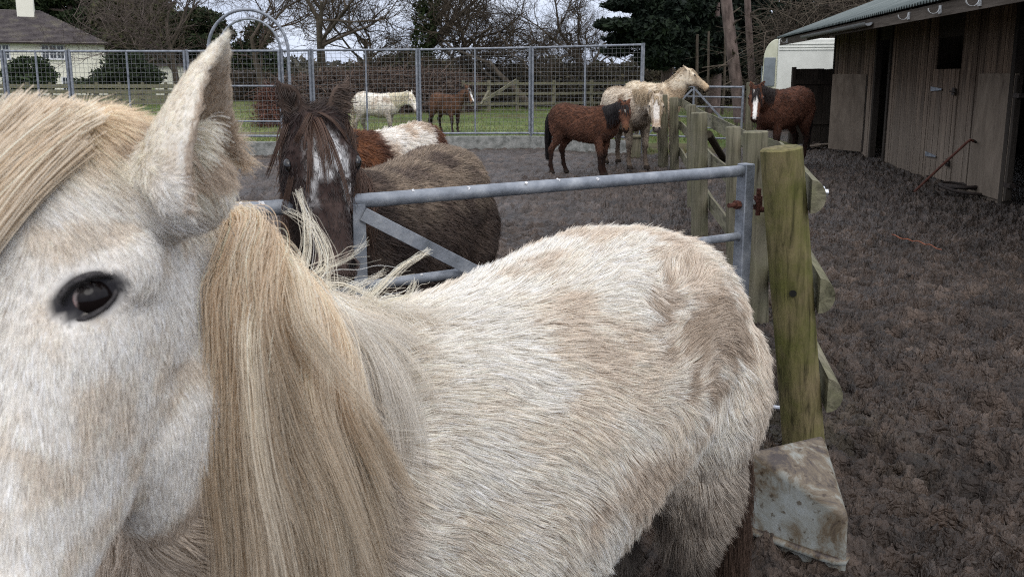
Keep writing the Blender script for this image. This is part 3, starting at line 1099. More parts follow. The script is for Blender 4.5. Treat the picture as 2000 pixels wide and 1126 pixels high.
    for i, q_ in enumerate(np.linspace(0, 1, k)):
        pts[:, i] = C + U * (HH * 0.98)[:, None] + L * (dr * q_ + b2 * q_ * q_ * 0.65) + 0.008 * q_ * np.stack([vnoise(C + q_, 40, 71), vnoise(C + q_, 40, 72), vnoise(C + q_, 40, 73)], 1)
    tufts = [([(560, 600), (600, 510), (603, 440), (582, 372)], 60, 1.2), ([(600, 560), (650, 520), (622, 450), (600, 418)], 40, 1.16), ([(640, 600), (640, 560), (640, 500), (615, 440), (560, 410)], 26, 1.22),
             ([(700, 600), (745, 560), (790, 515), (838, 490)], 55, 1.33), ([(540, 570), (600, 530), (680, 505), (715, 470)], 22, 1.2), ([(470, 450), (520, 470), (560, 520), (570, 580)], 40, 1.05),
             ([(500, 520), (560, 500), (590, 540), (650, 560)], 30, 1.15), ([(720, 605), (770, 585), (800, 580), (810, 545)], 40, 1.35), ([(600, 590), (640, 545), (700, 560), (740, 590)], 40, 1.25), ([(650, 600), (690, 560), (710, 555), (750, 530)], 30, 1.3)]
    more = []
    for line, m_, Y_ in tufts:
        m_ = max(8, int(m_ * 0.5))
        ln = np.array([fp_l(at(u_, v_, Y_)) for u_, v_ in line])
        q_ = np.linspace(0, 1, k)
        qs = np.linspace(0, 1, len(line))
        base = np.stack([np.interp(q_, qs, ln[:, j]) for j in range(3)], 1)
        base = np.concatenate([base[:1], (base[:-2] + 2 * base[1:-1] + base[2:]) / 4, base[-1:]])
        more.append(base[None] + g.normal(0, 0.007, (m_, 1, 3)) * (1.15 - q_[None, :, None] * 0.8) + g.normal(0, 0.003, (m_, k, 3)) * q_[None, :, None] ** 2)
    pts = np.concatenate([pts] + more)
    n = len(pts)
    c_ = X([0.85, 0.79, 0.66]) * (1 + 0.2 * g.normal(0, 1, (n, 1))).clip(0.5, 1.4)
    curves_obj("mane_wisps", pts, radii(n, k, 0.00040, g, 0.4), c_, M_HAIR, root)
    # ---- forelock: from the poll over the forehead to the far side of the face
    def forelock(n, locks, seed):
        g = np.random.default_rng(seed)
        k = 9
        s0 = -0.01 + 0.10 * g.random(locks); l0 = -0.035 + 0.075 * g.random(locks)
        Ll = 0.24 + 0.16 * g.random(locks)
        dl = -0.75 - 0.55 * g.random(locks) + 4.5 * (l0 - 0.01)
        G = np.empty((locks, k, 3))
        for i, q_ in enumerate(np.linspace(0, 1, k)):
            ss = s0 + q_ * Ll / HL * (1 - 0.12 * np.abs(dl))
            ll = l0 + dl * q_ * Ll * 0.55
            hw_ = np.interp(ss, [r_[0] for r_ in FP_HEAD], [r_[3] for r_ in FP_HEAD]) * 1.02
            x_ = np.clip(np.abs(ll) / hw_, 0, 1.25)
            dep = 0.013 + 0.012 * math.sin(q_ * 3) + 0.006 * vnoise(np.stack([l0, s0, l0 * 0], 1), 90, 5) - 0.115 * np.maximum(0, 1 - np.maximum(0, 1 - x_ ** 2.4) ** 0.42)
            G[:, i] = h['o'] + hk * (h['a'] * (ss * HL)[:, None] + h['l'] * ll[:, None] + h['n'] * dep[:, None])
        li = g.integers(0, locks, n)
        pts = G[li] + (g.normal(0, 1, (n, 1, 3)) * lerp(0.006, 0.0035, np.linspace(0, 1, k))[None, :, None]) + g.normal(0, 0.0006, (n, k, 3))
        lc = g.normal(0, 0.5, locks)
        w_ = np.clip(0.4 + lc[li] * 0.5 + 0.1 * g.normal(0, 1, n), 0, 1)[:, None]
        c_ = lerp(X([0.88, 0.80, 0.67]), X([0.66, 0.53, 0.38]), w_) * (1 + 0.12 * g.normal(0, 1, (n, 1))).clip(0.6, 1.4)
        curves_obj("forelock", pts, radii(n, k, 0.00038, g, 0.4), c_, M_HAIR, root)
    forelock(NM // 4, 70, 12)
    # ---- long pale hair in the mouth of the near ear
    g = np.random.default_rng(15)
    n = 1000
    q_ = g.random(n) * 0.7
    lo, ll = fp_l(eb), np.linalg.norm(et - eb) / FP_S
    P = lo + fp_v(up) * (q_ * 0.5 * ll)[:, None] + fp_v(np.cross(fr, up)) * (g.normal(0, 0.016, n))[:, None] - fp_v(fr) * 0.004
    dr = fp_v(fr) * 0.55 + fp_v(up) * (0.6 - 1.5 * (q_ < 0.3))[:, None] + g.normal(0, 0.28, (n, 3))
    L = (0.012 + 0.022 * g.random(n))[:, None]
    pts = np.stack([P + nrm(dr) * L * t_ + fp_v(X([0, 0, -1])) * L * 0.45 * t_ * t_ for t_ in np.linspace(0, 1, 5)], 1)
    c_ = X([0.90, 0.83, 0.70]) * (1 + 0.2 * g.normal(0, 1, (n, 1))).clip(0.5, 1.4)
    curves_obj("ear_hair", pts, radii(n, 5, 0.0005, g, 0.3), c_, M_HAIR, root)
    # ---- tail, brown with mud, hanging down the far side of the hocks
    n = 5000
    Lt = 0.55 + 0.35 * g.random(n)
    th = g.random(n) * 6.28
    rr = np.sqrt(g.random(n))
    pts = np.empty((n, 8, 3))
    for i, q_ in enumerate(np.linspace(0, 1, 8)):
        wv = 0.02 + 0.05 * math.sin(min(1, q_ * 1.1 + 0.1) * 2.4)
        back = 0.075 * math.sin(min(1, q_ * 2.5) * math.pi / 2)
        pts[:, i] = X([-0.69, 0, 0.93]) + np.stack([-back + np.cos(th) * rr * wv, np.sin(th) * rr * wv + 0.10 * q_, -np.maximum(0, q_ * Lt - 0.03)], 1) + g.normal(0, 0.004, (n, 3)) * q_
    c_ = X([0.085, 0.055, 0.04]) * (1 + 0.35 * g.normal(0, 1, (n, 1))).clip(0.3, 2)
    curves_obj("tail", pts, radii(n, 8, 0.0009, g, 0.4), c_, M_HAIR, root)
    return root, o, h, hk, neck, V
FP_HAIRS = (275000, 110000)
FP_MANE = 20000
M_EYEBALL = tint_mat("wet eyeball", 0.04, 0.22)
FP = front_pony()
# ------------------------------------------------------------------ ground
RING = [(-330, 16.6, 101), (-120, 15.9, 100), (5, 15.6, 98), (132, 15.5, 98), (362, 15.3, 98), (547, 15.2, 97), (606, 15.8, 96), (816, 16.6, 95), (1038, 16.7, 91), (1258, 15.4, 85)]
RING_XY = np.array([[(u - CU) / FPX * y / 0.99, y] for u, y, t in RING])


def ring_y(x):
    return np.interp(x, RING_XY[:, 0], RING_XY[:, 1])


def worley_pits(P, cell, seed, rad):
    """round hoof pits: 1 at the middle of a pit, 0 outside, with a raised rim"""
    Q = P / cell
    I = np.floor(Q).astype(np.int64)
    out = np.zeros(len(P))
    rim = np.zeros(len(P))
    z0 = np.zeros(len(P), np.int64)
    for dx in (-1, 0, 1):
        for dy in (-1, 0, 1):
            ix, iy = I[:, 0] + dx, I[:, 1] + dy
            cx = ix + _hash(ix, iy, z0, seed)
            cy = iy + _hash(ix, iy, z0, seed + 1)
            r = rad * (0.6 + 0.7 * _hash(ix, iy, z0, seed + 2))
            an = _hash(ix, iy, z0, seed + 3) * 6.28
            ddx, ddy = (Q[:, 0] - cx) * cell, (Q[:, 1] - cy) * cell
            ex = (ddx * np.cos(an) + ddy * np.sin(an)) / 1.35
            ey = -ddx * np.sin(an) + ddy * np.cos(an)
            d = np.sqrt(ex * ex + ey * ey) / r
            out = np.maximum(out, sstep(1.0, 0.55, d))
            rim = np.maximum(rim, np.exp(-((d - 1.2) / 0.28) ** 2))
    return out, rim


def clods_at(P, cell, seed):
    """lumps parted by cracks: (distance from the crack, a random number of the lump)"""
    Q = P / cell
    I = np.floor(Q).astype(np.int64)
    z0 = np.zeros(len(P), np.int64)
    f1 = np.full(len(P), 9.0)
    f2 = np.full(len(P), 9.0)
    rid = np.zeros(len(P))
    for dx in (-1, 0, 1):
        for dy in (-1, 0, 1):
            ix, iy = I[:, 0] + dx, I[:, 1] + dy
            d = np.hypot(Q[:, 0] - ix - _hash(ix, iy, z0, seed), Q[:, 1] - iy - _hash(ix, iy, z0, seed + 1))
            nr = d < f1
            f2 = np.where(nr, f1, np.minimum(f2, d))
            rid = np.where(nr, _hash(ix, iy, z0, seed + 2), rid)
            f1 = np.where(nr, d, f1)
    return f2 - f1, rid


def mud_height(X, Y, want_lumps=False):
    P = np.stack([X, Y, X * 0], 1)
    warp = np.stack([vnoise(P, 3, 91), vnoise(P, 3, 92), X * 0], 1) * 0.12
    h = 0.030 * fbm(P + warp, 1.5, 3, 101)
    rid = 1 - np.abs(fbm(P + warp, 6.5, 3, 111))
    h = h + 0.022 * (rid ** 3 - 0.5)
    pit, rim = worley_pits(P + warp * 0.5, 0.21, 7, 0.06)
    h = h - 0.045 * pit + 0.012 * rim * (1 - pit)
    w2 = np.stack([fbm(P, 9, 3, 93), fbm(P, 9, 3, 94), X * 0], 1)
    w3 = np.stack([fbm(P, 24, 2, 95), fbm(P, 24, 2, 96), X * 0], 1)
    e1, r1 = clods_at(P + w2 * 0.06 + w3 * 0.02, 0.155, 211)
    e2, r2 = clods_at(P + w2 * 0.03 + w3 * 0.025 + warp * 0.3, 0.055, 217)
    h = h + (0.012 + 0.032 * r1) * sstep(0.0, 0.42, e1) - 0.020
    h = h + (0.007 + 0.019 * r2) * sstep(0.0, 0.42, e2) - 0.011
    rd2 = 1 - np.abs(fbm(P + w2 * 0.04, 21, 3, 123)) * 2
    h = h + 0.010 * rd2
    h = h + 0.009 * fbm(P, 44, 3, 131, 0.6)
    h = h + 0.02 * np.exp(-((X - 0.93) / 0.34) ** 2 - ((Y - 2.38) / 0.34) ** 2)
    h = h - 0.015
    if want_lumps: return h, r1, r2
    return h


def build_ground():
    M, nd, lk, bs = new_mat("churned wet mud")
    tc = nd.new("ShaderNodeTexCoord")
    n1 = nd.new("ShaderNodeTexNoise")
    n1.inputs['Scale'].default_value = 2.3
    n1.inputs['Detail'].default_value = 8
    n1.inputs['Roughness'].default_value = 0.7
    lk.new(tc.outputs['Object'], n1.inputs['Vector'])
    rp = ramp(nd, [(0.32, (0.025, 0.0175, 0.0125)), (0.5, (0.052, 0.0385, 0.0295)), (0.68, (0.092, 0.071, 0.056))])
    lk.new(n1.outputs['Fac'], rp.inputs['Fac'])
    at_ = nd.new("ShaderNodeAttribute")
    at_.attribute_name = 'tint'
    mx = nd.new("ShaderNodeMixRGB")
    mx.blend_type = 'MULTIPLY'
    mx.inputs['Fac'].default_value = 1
    lk.new(rp.outputs['Color'], mx.inputs['Color1'])
    lk.new(at_.outputs['Color'], mx.inputs['Color2'])
    lk.new(mx.outputs['Color'], bs.inputs['Base Color'])
    n2 = nd.new("ShaderNodeTexNoise")
    n2.inputs['Scale'].default_value = 55
    n2.inputs['Detail'].default_value = 8
    n2.inputs['Roughness'].default_value = 0.72
    lk.new(tc.outputs['Object'], n2.inputs['Vector'])
    bp = nd.new("ShaderNodeBump")
    bp.inputs['Strength'].default_value = 0.85
    bp.inputs['Distance'].default_value = 0.02
    # crumbs and cracks of the trodden surface
    wv = nd.new("ShaderNodeTexNoise")
    wv.inputs['Scale'].default_value = 9
    wv.inputs['Detail'].default_value = 4
    lk.new(tc.outputs['Object'], wv.inputs['Vector'])
    vs_ = nd.new("ShaderNodeVectorMath")
    vs_.operation = 'MULTIPLY_ADD'
    vs_.inputs[1].default_value = (0.16, 0.16, 0.16)
    lk.new(wv.outputs['Color'], vs_.inputs[0])
    lk.new(tc.outputs['Object'], vs_.inputs[2])
    hs = None
    for sc_, am in ((11, 1.0), (27, 0.6)):
        vo = nd.new("ShaderNodeTexVoronoi")
        vo.feature = 'DISTANCE_TO_EDGE'
        vo.inputs['Scale'].default_value = sc_
        lk.new(vs_.outputs['Vector'], vo.inputs['Vector'])
        mr_ = nd.new("ShaderNodeMapRange")
        mr_.inputs['From Max'].default_value = 0.22
        mr_.inputs['To Max'].default_value = am
        lk.new(vo.outputs['Distance'], mr_.inputs['Value'])
        if hs is None: hs = mr_.outputs['Result']
        else:
            ad = nd.new("ShaderNodeMath")
            lk.new(hs, ad.inputs[0])
            lk.new(mr_.outputs['Result'], ad.inputs[1])
            hs = ad.outputs['Value']
    ad = nd.new("ShaderNodeMath")
    lk.new(hs, ad.inputs[0])
    lk.new(n2.outputs['Fac'], ad.inputs[1])
    lk.new(ad.outputs['Value'], bp.inputs['Height'])
    lk.new(bp.outputs['Normal'], bs.inputs['Normal'])
    n3 = nd.new("ShaderNodeTexNoise")
    n3.inputs['Scale'].default_value = 1.6
    n3.inputs['Detail'].default_value = 6
    lk.new(tc.outputs['Object'], n3.inputs['Vector'])
    rr = ramp(nd, [(0.40, (0.34,) * 3), (0.62, (0.62,) * 3)])
    lk.new(n3.outputs['Fac'], rr.inputs['Fac'])
    lk.new(rr.outputs['Color'], bs.inputs['Roughness'])
    bs.inputs['Specular IOR Level'].default_value = 0.45
    # a fan of cells, fine near the camera and coarser with distance
    ys = [0.45]
    while ys[-1] < 44: ys.append(ys[-1] * (1.0036 if ys[-1] < 8 else 1.011) + 0.0015)
    ys = np.array(ys)
    xs = np.concatenate([np.linspace(-1.5, -0.5, 100)[:-1], np.linspace(-0.5, 0.1, 150)[:-1], np.linspace(0.1, 0.78, 560), np.linspace(0.78, 1.6, 130)[1:]])
    YY, XX = np.meshgrid(ys, xs, indexing='ij')
    XX = XX * (YY + 0.5)
    x, y = XX.ravel(), YY.ravel()
    z, lump1, lump2 = mud_height(x, y, True)
    z = z * lerp(1.0, 0.8, sstep(6, 16, y))
    beyond = sstep(-0.1, 0.35, y - ring_y(x)) * sstep(4.6, 4.0, x)
    beyond = np.maximum(beyond, sstep(16.6, 17.6, y) * sstep(6.9, 6.2, x) * sstep(3.9, 4.3, x))
    beyond = np.maximum(beyond, sstep(24, 27, y))
    z = z - 0.45 * beyond
    n, m = YY.shape
    idx = np.arange(n * m).reshape(n, m)
    f = np.stack([idx[:-1, :-1], idx[:-1, 1:], idx[1:, 1:], idx[1:, :-1]], -1).reshape(-1, 4)
    me = bpy.data.meshes.new("mud")
    me.vertices.add(n * m)
    me.vertices.foreach_set('co', np.stack([x, y, z], 1).astype(np.float32).ravel())
    me.loops.add(len(f) * 4)
    me.loops.foreach_set('vertex_index', f.ravel().astype(np.int32))
    me.polygons.add(len(f))
    me.polygons.foreach_set('loop_start', np.arange(len(f), dtype=np.int32) * 4)
    me.polygons.foreach_set('use_smooth', np.ones(len(f), bool))
    me.update(calc_edges=True)
    # green algae along the foot of the fence, wetter darker soil near the stable
    P = np.stack([x, y, x * 0], 1)
    fx = 0.60 + 0.15 * y
    g = np.exp(-((x - fx) / 0.45) ** 2) * sstep(8, 4, y) * sstep(-0.1, 0.3, fbm(P, 6, 3, 141))
    # each clod has dried to a shade of its own
    c = np.ones((len(x), 3)) * ((1 + 0.15 * fbm(P, 0.6, 3, 151)) * (0.64 + 0.70 * lump1) * (0.62 + 0.74 * lump2))[:, None]
    c = c * lerp(np.array([1.06, 1.0, 0.97]), np.array([0.92, 0.95, 0.98]), sstep(2, 6, x - 0.15 * y)[:, None])
    c = lerp(c, np.array([0.85, 1.12, 0.55]), (0.4 * g * sstep(2.6, 3.0, y))[:, None])
    paint(me, c)
    a = me.attributes['tint']
    cc = np.ones((len(x), 4), np.float32)
    cc[:, :3] = c
    a.data.foreach_set('color', cc.ravel())
    me.materials.append(M)
    o = bpy.data.objects.new("mud", me)
    col.objects.link(o)
    tag(o, kind='structure')
    # the field and the land beyond, out to the horizon
    ax = np.concatenate([-np.geomspace(900, 46, 14), np.linspace(-45, 45, 150), np.geomspace(46, 900, 14)])
    ay = np.concatenate([[-40, -10, 0, 8], np.linspace(13, 60, 110), np.geomspace(62, 1800, 24)])
    YY, XX = np.meshgrid(ay, ax, indexing='ij')
    x, y = XX.ravel(), YY.ravel()
    P = np.stack([x, y, x * 0], 1)
    z = -0.03 + 0.02 * fbm(P, 0.35, 3, 161) + 0.02 * fbm(P, 1.5, 2, 162)
    inside = 1 - np.maximum(np.maximum(sstep(0.2, 0.9, y - ring_y(x)) * sstep(5.2, 4.2, x), sstep(16.9, 17.9, y) * sstep(7.2, 6.4, x) * sstep(3.7, 4.1, x)), sstep(24.5, 28, y))
    z = z - 0.35 * inside
    gcol = lerp(np.array([0.075, 0.108, 0.032]), np.array([0.14, 0.165, 0.06]), sstep(-0.3, 0.4, fbm(P, 0.25, 4, 163))[:, None])
    gcol = lerp(gcol, np.array([0.075, 0.055, 0.036]), (0.8 * sstep(0.12, 0.4, fbm(P * np.array([0.6, 1.6, 1]), 0.45, 4, 164)))[:, None])
    lit = sstep(4.5, 8, x - 0.06 * y) * sstep(100, 60, y)
    gcol = lerp(gcol, np.array([0.055, 0.040, 0.024]), (0.85 * lit)[:, None])
    gcol = lerp(gcol, np.array([0.055, 0.044, 0.037]), inside[:, None])
    n, m = YY.shape
    idx = np.arange(n * m).reshape(n, m)
    f = np.stack([idx[:-1, :-1], idx[:-1, 1:], idx[1:, 1:], idx[1:, :-1]], -1).reshape(-1, 4)
    o = mesh_obj("field", np.stack([x, y, z], 1), [tuple(q) for q in f.tolist()], tint_mat("pasture", 0.9, 0.1, 0.35, 2.2, 0.6), None, True)
    paint(o.data, gcol)
    tag(o, kind='structure')
    # grass blades of the field
    g = np.random.default_rng(31)
    n = 60000
    y = 15.4 + 32 * g.random(n) ** 1.5
    x = -1.05 * y + g.random(n) * (0.31 * y + 1.05 * y)
    P = np.stack([x, y, x * 0], 1)
    ok = (y > ring_y(x) + 0.25) & (fbm(P * np.array([0.6, 1.6, 1]), 0.45, 4, 164) < 0.27 + 0.1 * g.random(n)) & ~((x > 4.1) & (y < 17))
    P = P[ok]
    n = len(P)
    P[:, 2] = -0.04
    hgt = 0.05 + 0.09 * g.random(n) ** 2
    lean = g.normal(0, 0.5, (n, 3)) * np.array([1, 1, 0])
    pts = np.stack([P + (np.array([0, 0, 1.0]) + lean * t * 0.9) * (hgt * t)[:, None] for t in (0, 0.5, 1.0)], 1) if False else np.stack([P + (np.array([0, 0, 1.0])[None] + lean * t * 0.9) * (hgt * t)[:, None] for t in np.array([0, 0.5, 1.0])], 1)
    c = lerp(np.array([0.085, 0.13, 0.038]), np.array([0.185, 0.21, 0.085]), g.random((n, 1)))
    c = np.where(g.random((n, 1)) < 0.12, np.array([0.17, 0.13, 0.06]), c)
    o = curves_obj("grass", pts, radii(n, 3, 0.008, g, 0.2), c, M_LEAFY)
    tag(o, kind='stuff')


M_LEAFY = tint_mat("leaf and blade", 0.7, 0.15)
build_ground()
# ------------------------------------------------------------------ materials of the yard
M_GALV = noise_mat("weathered galvanised steel", [(0.13, 0.145, 0.165), (0.215, 0.235, 0.265), (0.34, 0.36, 0.385)], 14, rough=(0.5, 0.7), metallic=0.35, spec=0.4, bump=0.12, bump_scale=60, pos=[0.3, 0.5, 0.72])
M_WIRE = noise_mat("galvanised mesh wire", [(0.12, 0.125, 0.125), (0.22, 0.225, 0.225)], 6, rough=(0.5, 0.7), metallic=0.3)
M_RUST = noise_mat("rusty iron", [(0.05, 0.018, 0.012), (0.12, 0.045, 0.03)], 30, rough=(0.7, 0.9), bump=0.4)
M_BOLT = noise_mat("zinc bolt", [(0.45, 0.47, 0.5), (0.6, 0.62, 0.66)], 20, rough=(0.25, 0.4), metallic=0.8)
M_CONC = noise_mat("stained concrete", [(0.10, 0.105, 0.095), (0.22, 0.225, 0.21), (0.33, 0.33, 0.31)], 9, rough=(0.8, 0.95), bump=0.5, bump_scale=50)
M_HOLE = noise_mat("dark hole", [(0.004, 0.004, 0.003), (0.01, 0.009, 0.007)], 10)


def wood_mat(name, grey, green, gfac, scale=1.0, grain=(30, 30, 1.6), gz=(0.0, 1.2), dark=(0.03, 0.022, 0.014)):
    """weathered timber: fibre along z, algae in patches"""
    m, nd, lk, bs = new_mat(name)
    tc = nd.new("ShaderNodeTexCoord")
    mp = nd.new("ShaderNodeMapping")
    mp.inputs['Scale'].default_value = grain
    lk.new(tc.outputs['Object'], mp.inputs['Vector'])
    n1 = nd.new("ShaderNodeTexNoise")
    n1.inputs['Scale'].default_value = 1.0 * scale
    n1.inputs['Detail'].default_value = 8
    n1.inputs['Roughness'].default_value = 0.65
    n1.inputs['Distortion'].default_value = 0.6
    lk.new(mp.outputs['Vector'], n1.inputs['Vector'])
    rp = ramp(nd, [(0.30, dark), (0.38, tuple(0.42 * g for g in grey)), (0.50, tuple(0.8 * g for g in grey)), (0.70, tuple(1.15 * g for g in grey))])
    lk.new(n1.outputs['Fac'], rp.inputs['Fac'])
    n2 = nd.new("ShaderNodeTexNoise")
    n2.inputs['Scale'].default_value = 4.5
    n2.inputs['Detail'].default_value = 7
    n2.inputs['Roughness'].default_value = 0.7
    lk.new(tc.outputs['Object'], n2.inputs['Vector'])
    r2 = ramp(nd, [(0.36, (0, 0, 0)), (0.62, (gfac,) * 3)])
    lk.new(n2.outputs['Fac'], r2.inputs['Fac'])
    n4 = nd.new("ShaderNodeMixRGB")
    n4.blend_type = 'MULTIPLY'
    n4.inputs['Fac'].default_value = 0.75
    n4.inputs['Color1'].default_value = (*green, 1)
    r4 = ramp(nd, [(0.3, (0.12, 0.12, 0.12)), (0.42, (0.7, 0.7, 0.7)), (0.68, (1.4, 1.4, 1.3))])
    lk.new(n1.outputs['Fac'], r4.inputs['Fac'])
    lk.new(r4.outputs['Color'], n4.inputs['Color2'])
    mx = nd.new("ShaderNodeMixRGB")
    lk.new(r2.outputs['Color'], mx.inputs['Fac'])
    lk.new(rp.outputs['Color'], mx.inputs['Color1'])
    lk.new(n4.outputs['Color'], mx.inputs['Color2'])
    lk.new(mx.outputs['Color'], bs.inputs['Base Color'])
    bs.inputs['Roughness'].default_value = 0.85
    bs.inputs['Specular IOR Level'].default_value = 0.2
    bp = nd.new("ShaderNodeBump")
    bp.inputs['Strength'].default_value = 0.7
    bp.inputs['Distance'].default_value = 0.012
    lk.new(n1.outputs['Fac'], bp.inputs['Height'])
    lk.new(bp.outputs['Normal'], bs.inputs['Normal'])
    return m


M_POST = wood_mat("algae green gate post wood", (0.20, 0.16, 0.085), (0.085, 0.092, 0.020), 0.8, grain=(30, 30, 4.0))
M_POST2 = wood_mat("weathered fence wood", (0.205, 0.185, 0.135), (0.105, 0.108, 0.058), 0.55)
M_RAIL = wood_mat("weathered rail wood", (0.22, 0.20, 0.145), (0.115, 0.118, 0.06), 0.6, grain=(20, 1.6, 20))


def post_mesh(mb, base, top, r, n=18, seed=0, rb=None):
    g = np.random.default_rng(seed)
    base, top = np.array(base, float), np.array(top, float)
    k = 9
    ph = g.random(n) * 6.28
    lump = 1 + 0.03 * np.sin(np.arange(n) * 2 * math.pi / n * 3 + ph[0]) + 0.015 * g.normal(0, 1, n)
    rings = []
    d = nrm(top - base)
    s = nrm(np.cross(d, (0, 1, 0)))
    u = np.cross(s, d)
    for i in range(k + 1):
        t = min(i, k - 1) / (k - 1)
        c = lerp(base, top, t)
        rr = lerp(rb or r, r, t) * (1 + 0.012 * math.sin(t * 9 + ph[1]))
        if i == k: c, rr = c + d * 0.006, rr * 0.9
        rings.append([c + (s * math.cos(2 * math.pi * j / n) + u * math.sin(2 * math.pi * j / n)) * rr * lump[j] for j in range(n)])
    mb.loft(rings)
    return mb


# ------------------------------------------------------------------ steel field gate
def field_gate():
    zt = 1.125
    r_end, l_vis = on_ground(1457, 333, zt), on_ground(440, 413, zt)
    d = nrm(l_vis - r_end)
    length = np.linalg.norm(l_vis - r_end) + 1.1
    root = empty('field_gate', (r_end[0], r_end[1], 0), math.atan2(d[1], d[0]), 'galvanised steel field gate behind the white pony, dark pony leaning over it', 'gate')
    zs = [(zt, 0.0225), (0.86, 0.0165), (0.625, 0.0165), (0.40, 0.0165), (0.14, 0.0225)]
    for z, r in zs:
        MB().tube([(0.0, 0, z), (length * 0.5, 0, z), (length, 0, z)], r, 14).build('rail', M_GALV, root, True, angle=60)
    for x in (0.0, length):
        MB().box((x - 0.024, -0.026, 0.10), (x + 0.024, 0.026, zt + 0.028)).build('stile', M_GALV, root, True, bevel=0.004)
    # bracing of flat bar: where the photograph shows the upright at 712
    q = on_ground(712, 400, zt)
    xb = float(np.dot(q[:2] - r_end[:2], d[:2]))
    mb = MB()
    mb.box((xb - 0.02, 0.0185, 0.10), (xb + 0.02, 0.0265, zt - 0.006))
    mb.build('upright', M_GALV, root, bevel=0.0015)
    MB().bar((xb - 0.01, 0.031, zt - 0.035), (0.05, 0.031, 0.17), 0.008, 0.042, up=(0, 0, 1)).build('brace', M_GALV, root, bevel=0.0015)
    # pale scuffs of paint or droppings on the top rail
    g = np.random.default_rng(4)
    md = noise_mat("white droppings", [(0.55, 0.56, 0.57), (0.75, 0.75, 0.76)], 40)
    for i in range(13):
        x = g.uniform(0.05, 2.0)
        z, r = zs[0] if i < 9 else zs[1]
        a0, a1 = g.uniform(0.2, 1.0), 0.25 + 0.5 * g.random()
        w = 0.0025 + 0.004 * g.random()
        pts = []
        for j in range(5):
            a = a0 + a1 * j / 4
            pts.append((x + 0.004 * math.sin(j * 2.0 + i), math.cos(a) * (r + 0.0005), z + math.sin(a) * (r + 0.0005)))
        MB().tube(pts, [w * 0.4, w, w * 0.8, w, w * 0.3], 6).build('dropping', md, root, True)
    # hinge eyes with their nuts
    for z in (zt - 0.135, 0.155):
        h = MB()
        h.tube([(0.085, 0.0, z), (-0.07, 0.0, z)], 0.0095, 10)
        h.tube([(0.03, 0, z), (0.052, 0, z)], 0.018, 6)
        h.tube([(-0.075, 0, z - 0.028), (-0.075, 0, z + 0.028)], 0.018, 12)
        hi = h.build('hinge', M_RUST, root, True, angle=30)
        MB().tube([(-0.032, 0, z), (-0.048, 0, z)], 0.016, 6).build('nut', M_BOLT, hi, True, angle=30)
    return r_end, d


GATE_END, GATE_DIR = field_gate()


def gate_post():
    b = on_ground(1577, 872)
    Y = b[1]
    top = at(1527, 291, Y - 0.02)
    root = empty('gate_post', b, 0, 'thick round green gate post standing at the end of the steel gate', 'post')
    o = b
    r = 0.079
    mb = post_mesh(MB(), (0, 0, -0.1), top - o, r, 26, 3, 0.082)
    mb.build('post', M_POST, root, True, angle=50)
    d = nrm(top - o)

    def onpost(u, v, rr=r):
        # front surface of the post at a pixel
        p = at(u, v, Y - rr)
        return p - o
    # drilled hole, rimmed with old wood
    p = onpost(1549, 571)
    ax = nrm(np.array([p[0] - ((p[2]) * d / d[2])[0], p[1] - ((p[2]) * d / d[2])[1], 0]))
    c = (p[2] / d[2]) * d + ax * (r * 1.02 + 0.004)
    MB().tube([c - ax * 0.03, c + ax * 0.0035], [0.012, 0.0135], 14).build('hole', M_HOLE, root, True, angle=40)
    # iron pins through the post to the hinges
    for z in (1.125 - 0.135, 0.155):
        c = (z / d[2]) * d
        g_ = np.array([*(GATE_END[:2] - o[:2]), z])
        mb = MB()
        mb.tube([c, g_ + np.array([0.07, 0.03, -0.028])], 0.011, 10)
        mb.tube([g_ + np.array([0.062, 0.02, -0.05]), g_ + np.array([0.062, 0.02, 0.06])], 0.0095, 10)
        mb.build('pin', M_RUST if z > 0.5 else M_BOLT, root, True, angle=40)
    return b, top, root, d


GP_B, GP_T, GP_ROOT, GP_D = gate_post()

# ------------------------------------------------------------------ post and rail fence behind the gate post
FENCE_POSTS = [  # base pixel, top pixel v, radius
    (1478, 612, 258, 0.078), (1434, 552, 249, 0.052), (1367, 456, 221, 0.078), (1352, 402, 206, 0.055), (1318, 330, 191, 0.07), (1296, 322, 186, 0.085)]


def half_log(mb, pts, r, side, n=10):
    """a half-round rail, flat towards -side"""
    rings = []
    pts = [np.array(p, float) for p in pts]
    for i, p in enumerate(pts):
        d = nrm(pts[min(i + 1, len(pts) - 1)] - pts[max(i - 1, 0)])
        s = nrm(side - d * np.dot(side, d))
        u = np.cross(s, d)
        ring = [p + u * (math.cos(a) * r) + s * (math.sin(a) * r * 0.82) for a in np.linspace(0, math.pi, n)]
        rings.append(ring)
    mb.loft(rings)


